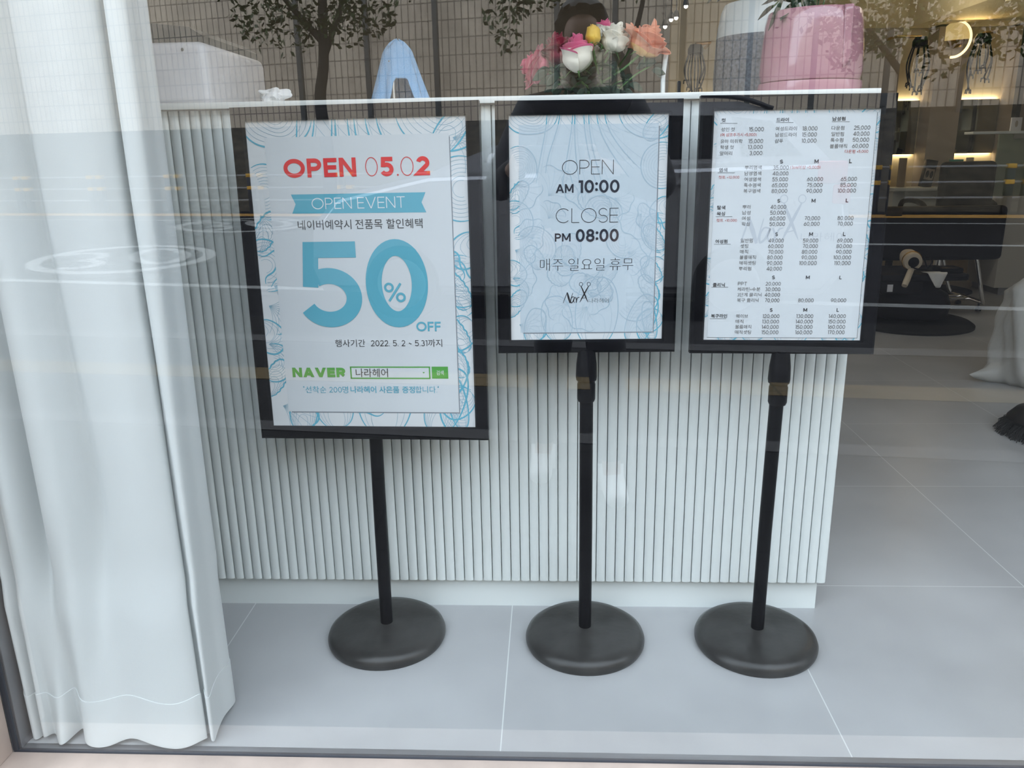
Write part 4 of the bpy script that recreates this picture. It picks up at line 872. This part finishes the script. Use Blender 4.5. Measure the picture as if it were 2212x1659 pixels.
# black salon bench with chrome sled frame
t = thing('waiting_bench', 'black upholstered bench back on chrome sled legs', 'bench', (2.30, 4.02, 0))
MB().box(-.40, .41, -.19, -.10, .345, .665, .028, 4).build('backrest', 'blacksoft', t); MB().box(-.39, .40, -.10, .42, .335, .43, .03, 4).build('seat', 'blacksoft', t)
for sx in (-.33, .34):
    b = MB(); b.tube(cr([(sx-.05, -.12, .36), (sx+.03, -.10, .10), (sx+.06, -.06, .065), (sx+.07, .1, .06), (sx+.06, .30, .065), (sx+.03, .34, .10), (sx-.04, .36, .36)], 6), .0125, 12); b.build('sled_leg', 'chrome', t)
    for yy in (0.0, .26):
        f_ = MB(); f_.tube([(sx+.068, yy, .06), (sx+.068, yy, .02)], .006, 10); f_.tube([(sx+.068, yy, .02), (sx+.068, yy, 0)], .018, 14); f_.build('foot', 'rubber', t)
MB().tube([(-.27, .12, .06), (.41, .12, .06)], .010, 10).build('crossbar', 'chrome', t)
MB().tube([(-.27, .22, .06), (.41, .22, .06)], .010, 10).build('crossbar', 'chrome', t)
# salon chairs at the ledge
def salon_chair(label, x, y, rz):
    t = thing('salon_chair', label, 'salon chair', (x, y, 0), rz)
    MB().lathe([(.24, 0), (.24, .012), (.20, .022), (.04, .034), (0, .034)], 48).build('base', 'blacksoft', t); MB().tube([(0, 0, .03), (0, 0, .40)], .035, 20).build('column', 'chrome', t)
    MB().box(-.215, .215, -.24, .22, .38, .48, .04, 4).build('seat', 'blacksoft', t); MB().box(-.185, .185, -.27, -.20, .46, .91, .035, 4).build('backrest', 'blacksoft', t)
    for s_ in (-1, 1): MB().tube(cr([(s_*.225, -.20, .44), (s_*.24, -.18, .62), (s_*.24, .14, .63), (s_*.225, .18, .46)], 6), .018, 12).build('armrest', 'blacksoft', t)
salon_chair('black salon chair in front of the tall backlit mirror', 2.79, 4.80, .04)
salon_chair('black salon chair partly hidden behind the price list stand', 1.98, 4.80, -.1)
# stylist's trolley with a hair dryer
t = thing('tool_stand', 'black tool stand on a wide round base, its tray crowded, beside the chrome bench legs', 'tool stand', (2.04, 3.52, 0))
MB().lathe([(.345, 0), (.345, .012), (.32, .03), (.22, .055), (.05, .065), (0, .065)], 56, (.08, .12, 0)).build('base', 'blacksoft', t)
MB().lathe([(0, .05), (.15, .052), (.215, .08), (.225, .14), (.205, .20), (.16, .225), (.15, .30), (0, .30)], 48, (.03, .06, 0)).build('drum', 'blacksoft', t, sharp=60)
MB().box(-.22, .25, -.17, .20, .295, .335, .012).build('tray', 'blacksoft', t); MB().box(-.21, .02, -.14, .10, .22, .295, .008).build('drawer', 'blacksoft', t); MB().box(-.175, -.145, -.1435, -.140, .235, .275).build('label_plate', 'plastic', t)
MB().box(.10, .22, -.16, -.04, .335, .365, .01).build('tool_case', 'black', t)
t = thing('hair_dryer', 'cream and brass hair dryer lying on the tray of the black tool stand', 'hair dryer', (at(1968, 572, 3.40).x, 3.40, .405)); rr = Euler((.5, 0, .5)).to_matrix()
MB().lathe([(.030, -.045), (.046, -.040), (.050, 0), (.046, .07), (.034, .12), (.030, .12), (0, .10)], 32, (0, 0, 0), Euler((-PI/2+.12, 0, -.15)).to_matrix()).build('barrel', 'cream', t)
MB().lathe([(.051, -.012), (.0535, -.006), (.051, 0)], 32, (0, 0, 0), Euler((-PI/2+.12, 0, -.15)).to_matrix()).build('brass_ring', 'gold', t); MB().lathe([(0, -.050), (.026, -.049), (.030, -.042), (0, -.042)], 28, (0, 0, 0), Euler((-PI/2+.12, 0, -.15)).to_matrix()).build('air_intake', 'black', t)
MB().tube([(-.005, -.025, -.04), (-.05, -.082, -.10), (-.066, -.10, -.125)], [.016, .017, .015], 14).build('handle', 'cream', t)
MB().tube(cr([(-.02, -.05, -.03), (.05, -.06, -.045), (.09, -.05, .0), (.05, -.04, .02), (.08, -.02, -.04)], 6), .004, 8).build('power_cord', 'black', t)
b = MB(); b.grid(lambda u, w: Vector(((u-.5)*.13*(1-.72*w**1.3)+.012*w, .05*(1-min(1, w*3))-.004-.010*math.sin(u*9+1)*w, .006-.085*max(0, w-.33)/.67*(1-.25*abs(u-.5)))), 14, 12)
o = b.build('cloth', 'tissue', None, sharp=80, loc=(at(2022, 595, 3.345).x, 3.340, .338)); md = o.modifiers.new('thickness', 'SOLIDIFY'); md.thickness = .0015
tag(o, 'white cloth hanging over the tray edge of the black tool stand', 'cloth')
# white rubbish bag
b = MB()
def BG(u, w):
    a = 2*PI*u; r = .21*(.98-.10*w)*(1-.75*max(0, w-.80)/.2)*(1+.10*math.sin(a*5+w*4)*(.4+w)+.05*math.sin(a*13+w*9)) + .02*noise.noise(Vector((math.cos(a)*2, math.sin(a)*2, w*5)))
    if w < .12: r *= .82+.18*(w/.12)**.5
    spike = .13*max(0, 1-abs(((a-PI+PI) % (2*PI))-PI)/.25)*max(0, 1-abs(w-.06)/.1)
    return Vector(((r+spike)*math.cos(a), r*.8*math.sin(a), .50*w + .03*math.sin(a*2+1)*w))
g = b.grid(BG, 72, 30, True); b.face([c[0] for c in g]); b.face([c[-1] for c in g])
bg_ = tag(b.build('rubbish_bag', 'bag', None, sharp=70, loc=(2.15, 2.36, 0)), 'crumpled white plastic rubbish bag standing on the tiles', 'bag')
for k in range(4):
    b = MB(); b.grid(lambda u, w: Vector(((.222-.02*(.08*k+.5))*math.cos(4.1+.75*u)*1.03, (.222-.02*(.08*k+.5))*.8*math.sin(4.1+.75*u)*1.03, .15+.06*k+.018*w)), 16, 3); o = b.build('printed_line', 'bagprint', bg_); md = o.modifiers.new('thickness', 'SOLIDIFY'); md.thickness = .001
# floor broom with bristle head at the window's far end
t = thing('floor_broom', 'black broom with a round bristle head standing on the tiles', 'broom', (1.80, 1.66, 0))
MB().tube([(0, 0, .10), (.008, .01, .42), (.03, .03, .95)], .014, 14).build('handle', 'black', t); MB().lathe([(.0, .11), (.06, .108), (.13, .085), (.155, .055), (.15, .045), (0, .045)], 40).build('broom_head', 'black', t); MB().lathe([(0, .46), (.03, .455), (.045, .42), (.045, .385), (.03, .36), (0, .36)], 24, (.005, .008, 0)).build('grip', 'darkgreen', t)
b = MB(); rn = random.Random(3)
for k in range(900):
    a = rn.uniform(0, 2*PI); r = .16*math.sqrt(rn.uniform(.3, 1)); d = Vector((math.cos(a), math.sin(a), 0)); p0 = d*r*.92 + Vector((0, 0, .055)); b.tube([p0, p0+d*rn.uniform(.015, .04)+Vector((rn.uniform(-.008, .008), rn.uniform(-.008, .008), -.03)), p0+d*rn.uniform(.03, .05)+Vector((0, 0, -.0545))], .0016, 3, False)
b.build('bristles', 'bristle', t)

# ------------------------------------------------------------------ the street that the pane mirrors
M.update(asphalt=mat('asphalt', (.022, .0215, .023), .9, spec=.06, var=.2, scale=5, bump=.4, bscale=200), roadwhite=mat('road_white', (.30, .30, .29), .8, spec=.1, var=.15, scale=6), roadyellow=mat('road_yellow', (.50, .26, .05), .7, var=.15, scale=6),
    paving=grid_mat('grey_paving', (.034, .033, .032), (.022, .022, .022), .3, .3, .006, .9, (0, 0), 'XY', .15, spec=.06), kerbstone=mat('kerb_stone', (.07, .067, .065), .8, var=.1), tactile=grid_mat('yellow_tactile', (.17, .125, .065), (.1, .08, .04), .3, .3, .008, .8, (0, 0), 'XY', .12, spec=.06),
    blocks=grid_mat('split_block', (.68, .57, .445), (.30, .25, .20), .215, .50, .017, .9, (0, 0), 'XZ', .16, 0, .6, 1.2), bank=mat('planted_bank', (.055, .045, .030), .95, var=.5, scale=3, bump=.8, bscale=6),
    postmetal=mat('fence_post_metal', (.10, .10, .095), .6), rail=mat('galvanised_rail', (.34, .34, .34), .6, 0), bollard=mat('guard_post_black', (.03, .03, .035), .5), reflector=mat('yellow_reflector', (.75, .42, .04), .4),
    bark=mat('tree_bark', (.035, .030, .025), .9, var=.3, scale=8, bump=.6, bscale=30), crown=mat('tree_leaf', (.045, .075, .020), .6, var=.4, scale=3),
    carpaint=mat('silver_paint', (.50, .51, .54), .25, .5, var=.01, coat=.6), carglass=mat('car_glass', (.012, .014, .016), .05), tyre=mat('tyre_rubber', (.012, .012, .012), .8), rim=mat('alloy_rim', (.4, .4, .42), .3, .9), tail=mat('tail_lamp_red', (.55, .02, .03), .2),
    skin=mat('skin', (.42, .26, .19), .5, var=.05), hair=mat('black_hair', (.008, .007, .007), .5), jacket=fabric('dark_jacket', (.014, .014, .018), 0, .85), trousers=fabric('dark_trousers', (.010, .011, .016), 0, .85), shoe=mat('white_shoe', (.68, .68, .67), .5), phone=mat('phone_black', (.01, .01, .012), .2))
def road_m(a, d): e = Vector((math.cos(a), math.sin(a), 0)); n = Vector((math.sin(a), -math.cos(a), 0)); return e, n
struct(MB().box(-45, 45, -40, -3.2, -.60, -.35).build('road', 'asphalt'))
A1 = .13; e1, n1 = road_m(A1, 0); A2 = .225; e2, n2 = road_m(A2, 0)
def strip(b, e, n, s0, s1, d0, d1, z0, z1):
    p = [(e*s+n*d) for s, d in ((s0, d0), (s1, d0), (s1, d1), (s0, d1))]
    lo = [b.bm.verts.new((q.x, q.y, z0)) for q in p]; hi = [b.bm.verts.new((q.x, q.y, z1)) for q in p]
    b.face(hi); b.face(lo[::-1])
    for i in range(4): b.face((lo[i], lo[(i+1) % 4], hi[(i+1) % 4], hi[i]))
b = MB(); b.poly
pv = [(-45, -.075), (45, -.075), tuple((e1*45+n1*4.02).xy), tuple((e1*-45+n1*4.02).xy)]
pv = [(x, min(y, -.075)) for x, y in pv]
b.prism(pv, lambda u, w, d: (u, w, d), -.60, -.23); struct(b.build('pavement', 'paving', sharp=None))
b = MB(); strip(b, e1, n1, -30, 30, 4.02, 4.20, -.6, -.225); struct(b.build('kerb', 'kerbstone', sharp=None))
b = MB(); strip(b, e1, n1, -30, 30, 3.05, 3.30, -.24, -.226); struct(b.build('paving_strip', 'tactile', sharp=None))
b = MB(); strip(b, e1, n1, -30, 30, 2.2, 2.33, -.24, -.2265); struct(b.build('paving_edge', 'kerbstone', sharp=None))
b = MB(); strip(b, e1, n1, -30, 30, 4.22, 4.42, -.352, -.346); struct(b.build('kerb_line', 'roadyellow', sharp=None))
b = MB(); strip(b, e2, n2, -30, 30, 17.1, 17.9, -.352, -.345); struct(b.build('road_line', 'roadyellow', sharp=None))
for s0, s1, d0, d1 in ((-2, 30, 11.75, 11.95), (-30, 3.9, 6.55, 6.72), (-30, 30, 15.6, 15.75)):
    b = MB(); strip(b, e2, n2, s0, s1, d0, d1, -.352, -.345); struct(b.build('road_line', 'roadwhite', sharp=None))
def ring(cx, cy, k_, w, name='road_marking'):
    r = 1.0
    X_ = Vector((.886, -.465))*1.27*k_; Y_ = Vector((.46, .89))*1.85*k_; Q = lambda u, v_: (cx+X_.x*u+Y_.x*v_, cy+X_.y*u+Y_.y*v_, -.345)
    b = MB(); N = 48
    g0 = [[b.bm.verts.new(Q(q*math.cos(2*PI*i/N), q*math.sin(2*PI*i/N))) for q in (r-w, r)] for i in range(N)]
    for i in range(N): b.face((g0[i][0], g0[i][1], g0[(i+1) % N][1], g0[(i+1) % N][0]))
    # painted speed figures inside the ring, drawn as thick strokes
    def st(pts, wd):
        for p, q in zip(pts, pts[1:]):
            d = Vector((q[0]-p[0], q[1]-p[1])); l = d.length; nx, ny = -d.y/l*wd/2, d.x/l*wd/2
            b.poly([Q(p[0]-nx, p[1]-ny), Q(q[0]-nx, q[1]-ny), Q(q[0]+nx, q[1]+ny), Q(p[0]+nx, p[1]+ny)])
    k = r*.5
    st([(-k*.95+k*.45*math.cos(t), k*.55+k*.5*math.sin(t)) for t in [2.4-i*.5 for i in range(9)]], r*.13); st([(-k*.95+k*.5*math.cos(t), -k*.55+k*.55*math.sin(t)) for t in [1.4-i*.5 for i in range(9)]], r*.13)
    st([(k*.75+k*.55*math.cos(t*2*PI/20), k*1.1*math.sin(t*2*PI/20)) for t in range(21)], r*.13)
    struct(b.build(name, 'roadwhite', sharp=None))
ring(-6.25, -10.5, 1, .15); ring(-6.7, -16.5, 1.12, .14)
# planted bank, block wall, fence posts
b = MB(); e, n = e2, n2
pr = [(18.9, -.35), (19.6, -.05), (21.5, 1.0), (23.6, 2.0), (24.6, 2.25), (24.6, -.6), (18.9, -.6)]
b.prism(pr, lambda d, z, s: e*s + n*d + Vector((0, 0, z)), -40, 40); struct(b.build('bank_terrain', 'bank', sharp=20))
w_ = MB().box(-40, 40, -.3, 0, 1.6, 13.5).build('wall_street', 'blocks', None, loc=tuple(n*23.9)); w_.rotation_euler = (0, 0, A2); struct(w_)
for k, px in enumerate((-13.2, -10.9, -8.68, -5.03, -3.38, -1.53, .25, 1.9, 3.7, 5.5, 7.4, 9.0, 10.7)):
    s = px*1.02; o = MB().box(-.075, .075, -.075, .075, 0, 6.2, .01).build('fence_post', 'postmetal', None, loc=tuple(e*s + n*23.45 + Vector((0, 0, 1.86)))); o.rotation_euler = (0, 0, A2)
    tag(o, 'tall dark metal post in front of the block wall across the street', 'post', 'posts before the block wall')
# guard fence along the far lane
t = thing('guard_fence', 'roadside guard fence with white rails and yellow banded black posts', 'fence', tuple(n*18.2 + Vector((0, 0, -.35)))); t.rotation_euler = (0, 0, A2)
for z in (.98, .66, .34): MB().box(-22, 22, -.03, .03, z-.020, z+.020, .01).build('rail', 'rail', t)
for k in range(17):
    for dx in (-.16, .16):
        x = -21+k*2.55+1.25+dx; p = MB().box(x-.075, x+.075, -.09, .09, -.02, 1.04, .02).build('post', 'bollard', t)
        b = MB()
        for z in (.98, .66): b.box(x-.08, x+.08, -.095, .095, z-.045, z+.045, .004)
        b.build('reflector_band', 'reflector', p)
# trees
def tree(label, x, y, z, trunk, crowns, sd, r0, leaves):
    rn = random.Random(sd); t = thing('street_tree', label, 'tree', (x, y, z)); b = MB()
    b.tube(cr(trunk[0], 6), [r0*(1-.5*i/(len(trunk[0])*6-6)) for i in range(len(cr(trunk[0], 6)))], 12)
    for br in trunk[1:]: c_ = cr(br, 5); b.tube(c_, [r0*.5*(1-.75*i/len(c_)) for i in range(len(c_))], 8)
    b.build('trunk', 'bark', t, sharp=60); b = MB()
    for (cx, cy_, cz, R) in crowns:
        for k in range(int(leaves*R*R)):
            d = Vector((rn.gauss(0, 1), rn.gauss(0, 1), rn.gauss(0, .8))).normalized()*R*rn.uniform(.35, 1)**.6; p = Vector((cx, cy_, cz))+d
            p += Vector((noise.noise(p*1.3), noise.noise(p*1.3+Vector((9, 0, 0))), noise.noise(p*1.3+Vector((0, 9, 0)))))*.5*R
            u = Vector((rn.uniform(-1, 1), rn.uniform(-1, 1), rn.uniform(-1, 1))).normalized(); w = u.orthogonal().normalized(); s_ = rn.uniform(.05, .10)
            b.poly([p-u*s_, p+w*s_*.55, p+u*s_, p-w*s_*.55])
    o = b.build('foliage', 'crown', t, sharp=None, fixn=False); o['kind'] = 'stuff'
tree('street tree with a bent dark trunk across the road', -5.3, -18.6, -.1, [[(0, 0, -.4), (.02, 0, 1.2), (-.06, 0, 2.4), (.08, 0, 3.2), (.15, 0, 4.3), (.3, 0, 6.5)], [(.08, 0, 3.3), (.6, .1, 4.4), (1.1, .2, 5.6)], [(.1, 0, 3.7), (-.6, 0, 4.5), (-1.3, .1, 5.4)]],
    [(-1.2, .3, 4.05, .55), (-.5, .2, 3.95, .55), (.75, .3, 4.1, .6), (1.3, 0, 4.3, .55), (-.2, 0, 4.9, 1.2), (1.2, 0, 5.2, 1.0), (-1.5, 0, 5.2, 1.0), (.2, 0, 6.6, 1.6)], 3, .17, 420)
tree('street tree with a slanting branch across the road', 1.75, -16.2, -.1, [[(0, 0, -.4), (-.05, 0, 1.4), (-.2, 0, 2.6), (-.55, 0, 3.3), (-1.3, 0, 4.2), (-2, 0, 5.2)], [(-.25, 0, 2.7), (.1, 0, 4.0), (.3, 0, 5.6)]],
    [(-2.6, .2, 3.9, .5), (-2.2, .1, 4.4, .7), (-1.3, 0, 4.5, .6), (-.2, 0, 4.9, .9), (.6, 0, 5.4, 1.2), (-2.55, 0, 3.35, .28)], 4, .13, 420)
tree('broad street tree with the densest leaves across the road', 7.2, -16.4, -.1, [[(0, 0, -.4), (.03, 0, 1.3), (-.1, 0, 2.5), (.1, 0, 3.6), (.2, 0, 6)], [(-.1, 0, 2.5), (-.8, 0, 3.3), (-1.6, 0, 4.2)], [(0, 0, 2.9), (.9, 0, 3.6), (1.9, 0, 4.4)]],
    [(-1.6, .3, 3.6, .7), (-1.2, .2, 3.0, .5), (-.4, .3, 3.3, .8), (.6, .3, 3.3, .8), (1.5, .3, 3.4, .8), (0, 0, 4.6, 1.6), (1.9, 0, 4.6, 1.3), (-1.7, 0, 4.6, 1.2), (2.6, 0, 3.6, .7)], 7, .16, 420)
# parked car
t = thing('car', 'silver car parked along the kerb behind the photographer', 'car', (-1.95, -6.52, -.35)); t.rotation_euler = (0, 0, .10); W_ = .88
Y = lambda u, w, d: (u, d, w)
b = MB(); b.prism([(.08, .25), (0, .45), (.03, .80), (.25, 1.05), (1.05, 1.22), (4.1, 1.28), (4.30, 1.15), (4.36, .8), (4.33, .4), (4.2, .25)], Y, -W_, W_)
bmesh.ops.bevel(b.bm, geom=[e_ for e_ in b.bm.edges if abs(e_.verts[0].co.y-e_.verts[1].co.y) < 1e-6], offset=.06, segments=3, affect='EDGES'); b.build('body', 'carpaint', t)
b = MB(); cab = [(.95, 1.18), (1.25, 1.30), (2.30, 1.68), (2.7, 1.73), (3.5, 1.72), (3.85, 1.62), (4.22, 1.24)]
lo = [b.bm.verts.new((u, -W_+.05+.22*max(0, w-1.12), w)) for u, w in cab]; hi = [b.bm.verts.new((u, W_-.05-.22*max(0, w-1.12), w)) for u, w in cab]
for i in range(len(cab)-1): b.face((lo[i], lo[i+1], hi[i+1], hi[i]))
b.face(lo[::-1]); b.face(hi); b.build('roof', 'carpaint', t, sharp=30)
for sd_ in (-1, 1):
    S_ = lambda u, w: (u, sd_*(W_-.05-.22*max(0, w-1.12)+.006), w)
    for pl in ([(1.50, 1.30), (2.32, 1.61), (2.52, 1.63), (2.52, 1.30)], [(2.60, 1.30), (2.60, 1.635), (3.35, 1.62), (3.45, 1.30)], [(3.53, 1.31), (3.44, 1.61), (3.74, 1.57), (3.98, 1.31)]):
        b = MB(); b.poly([S_(u, w) for u, w in pl]); b.build('side_window', 'carglass', t, sharp=None)
    b = MB(); b.tube(cr([S_(2.3, 1.66), S_(2.6, 1.765), S_(3.4, 1.76), S_(3.75, 1.66)], 5), .018, 8); b.build('roof_rail', 'bollard', t)
    b = MB(); b.ball((1.62, sd_*(W_+.09), 1.30), .10, 3, (.6, .9, .75)); b.build('wing_mirror', 'carpaint', t)
    b = MB(); b.box(4.08, 4.30, sd_*W_-.03, sd_*W_+.012, 1.10, 1.27, .02); b.box(4.20, 4.335, sd_*W_-.05, sd_*W_+.012, .95, 1.10, .02); b.build('tail_lamp', 'tail', t)
    for u in (2.12, 2.98):
        MB().box(u-.09, u+.09, sd_*(W_+.012)-.012, sd_*(W_+.012)+.012, 1.10, 1.13, .008).build('door_handle', 'carpaint', t)
    for cx in (.80, 3.50):
        R_ = Euler((PI/2, 0, 0)).to_matrix(); b = MB(); b.lathe([(0, -.11), (.30, -.11), (.33, -.07), (.33, .07), (.30, .11), (0, .11)], 40, (cx, sd_*(W_-.09), .33), R_); wl = b.build('wheel', 'tyre', t)
        b = MB(); b.lathe([(.21, -.008), (.205, .004), (.05, .010), (0, .010)], 30, (cx, sd_*(W_+.022), .33), R_); b.build('rim', 'rim', wl)
# the photographer, seen only as a mirror image in the pane
def skinned(name, nodes, edges, m, parent, sub=2):
    me = bpy.data.meshes.new(name); me.from_pydata([p[:3] for p in nodes], edges, []); me.materials.append(M[m]); o = bpy.data.objects.new(name, me); C.objects.link(o); o.parent = parent
    sk = o.modifiers.new('skin', 'SKIN'); sk.use_smooth_shade = True
    for v_, p in zip(me.skin_vertices[0].data, nodes): v_.radius = p[3] if len(p) > 3 and isinstance(p[3], tuple) else (p[3], p[3]); v_.use_root = False
    me.skin_vertices[0].data[0].use_root = True
    sb = o.modifiers.new('smooth', 'SUBSURF'); sb.levels = sub; sb.render_levels = sub; return o
pr_ = thing('person', 'person in dark clothes and white shoes holding up a phone, mirrored in the pane', 'person', (.11, -1.86, -.23))
X0, Y0, Z0 = .11, -1.86, -.23
def L3(x, y, z, r): return (x-X0, y-Y0, z-Z0, r)
FT = [(-.03, -1.92, -1.70), (.225, -1.70, -1.48)]      # x, heel y, toe y
nodes = [L3(.11, -1.88, .66, (.145, .10)), L3(.11, -1.87, .82, (.135, .095)), L3(.11, -1.85, 1.02, (.165, .105)), L3(.11, -1.83, 1.15, (.12, .085)), L3(.11, -1.81, 1.235, .050), L3(.11, -1.785, 1.29, (.060, .066)), L3(.11, -1.775, 1.38, (.073, .090)), L3(.11, -1.785, 1.45, (.055, .068))]
edges = [(i, i+1) for i in range(7)]
for sd_, (fx, hy, ty) in zip((-1, 1), FT):
    k = len(nodes); nodes += [L3(.11+sd_*.085, -1.87, .60, .085), L3(.11+sd_*.07+(fx-.11)*.25, (-1.85+hy)/2+.05, .22, .055), L3(fx, hy+.05, -.14, .036), L3(fx+sd_*.01, ty-.08, -.19, (.036, .026)), L3(fx+sd_*.012, ty, -.20, (.034, .020))]
    edges += [(0, k), (k, k+1), (k+1, k+2), (k+2, k+3), (k+3, k+4)]
hand = []
for sd_ in (-1, 1):
    k = len(nodes); el = (-.17, -1.58, .89) if sd_ < 0 else (.37, -1.55, .88); wr = (-.095, -1.27, .965) if sd_ < 0 else (.135, -1.27, .965); pm_ = (-.085, -1.205, .985) if sd_ < 0 else (.118, -1.205, .985)
    nodes += [L3(.11+sd_*.175, -1.83, 1.14, .058), L3(*el, .040), L3(*wr, .027), L3(*pm_, (.030, .018))]
    edges += [(3, k), (k, k+1), (k+1, k+2), (k+2, k+3)]
    for q, (dz, ln) in enumerate(((.030, .9), (.011, 1), (-.008, .95), (-.026, .75))):
        j = len(nodes); nodes += [L3(pm_[0]+sd_*.004, pm_[1]+.022, pm_[2]+dz, .0095), L3(pm_[0]-sd_*.004, pm_[1]+.022+.022*ln, pm_[2]+dz, .0085), L3(pm_[0]-sd_*(.004+.022*ln), pm_[1]+.030+.012*ln, pm_[2]+dz, .0075)]
        edges += [(k+3, j), (j, j+1), (j+1, j+2)]
    j = len(nodes); nodes += [L3(pm_[0]-sd_*.012, pm_[1]-.012, pm_[2]+.026, .011), L3(pm_[0]-sd_*.034, pm_[1]-.002, pm_[2]+.030, .010), L3(pm_[0]-sd_*.052, pm_[1]+.004, pm_[2]+.024, .0085)]
    edges += [(k+3, j), (j, j+1), (j+1, j+2)]
body = skinned('body', nodes, edges, 'skin', pr_)
# clothing and hair follow the body
jn = [L3(.11, -1.88, .62, (.165, .118)), L3(.11, -1.87, .82, (.152, .112)), L3(.11, -1.85, 1.02, (.185, .122)), L3(.11, -1.83, 1.155, (.135, .098)), L3(.11, -1.815, 1.215, .064)]; je = [(0, 1), (1, 2), (2, 3), (3, 4)]
for sd_ in (-1, 1):
    k = len(jn); el = (-.17, -1.58, .89) if sd_ < 0 else (.37, -1.55, .88); wr = (-.10, -1.30, .958) if sd_ < 0 else (.14, -1.30, .958)
    jn += [L3(.11+sd_*.175, -1.83, 1.14, .074), L3(*el, .056), L3(*wr, .040)]; je += [(3, k), (k, k+1), (k+1, k+2)]
skinned('jacket', jn, je, 'jacket', pr_)
tn = [L3(.11, -1.88, .66, (.155, .112))]; te = []
for sd_, (fx, hy, ty) in zip((-1, 1), FT):
    k = len(tn); tn += [L3(.11+sd_*.085, -1.87, .58, .100), L3(.11+sd_*.07+(fx-.11)*.25, (-1.85+hy)/2+.05, .22, .074), L3(fx, hy+.055, -.11, .058)]; te += [(0, k), (k, k+1), (k+1, k+2)]
skinned('trousers', tn, te, 'trousers', pr_)
for sd_, (fx, hy, ty) in zip((-1, 1), FT):
    skinned('shoe', [L3(fx, hy+.045, -.165, .050), L3(fx, hy, -.18, (.042, .040)), L3(fx+sd_*.006, (hy+ty)/2, -.175, (.048, .044)), L3(fx+sd_*.012, ty+.01, -.19, (.046, .032))], [(0, 1), (0, 2), (2, 3)], 'shoe', pr_)
b = MB(); b.ball((0, 0, 0), .1, 4, (.92, 1.08, 1.05), .06, 4, 2)
for q in b.bm.verts:
    if q.co.y > .02 and q.co.z < .055: q.co.y = .02 + (q.co.y-.02)*.15
b.build('hair', 'hair', pr_, loc=L3(.11, -1.795, 1.405, 0)[:3])
b = MB(); 
for sd_ in (-1, 1): b.ball((sd_*.030, .082, -.005), .010, 2, (1.2, .5, .7))
b.build('eyes', 'hair', pr_, loc=L3(.11, -1.785, 1.375, 0)[:3])
b = MB(); b.ball((0, .088, -.035), .012, 2, (.9, 1.2, 1.5)); b.ball((0, .082, -.070), .016, 2, (1.3, .35, .4))
for sd_ in (-1, 1): b.ball((sd_*.076, 0, -.02), .024, 2, (.4, .7, 1.1))
b.build('face_features', 'skin', pr_, loc=L3(.11, -1.785, 1.375, 0)[:3])
ph = thing('phone', 'black phone held level in both hands in front of the window', 'phone', (.016, -1.168, .985)); ph.rotation_euler = (-PITCH, 0, -YAW)
MB().box(-.082, .082, -.004, .0045, -.038, .038, .003).build('phone_body', 'phone', ph); MB().box(-.080, .080, -.0046, -.004, -.036, .036).build('screen', 'carglass', ph)
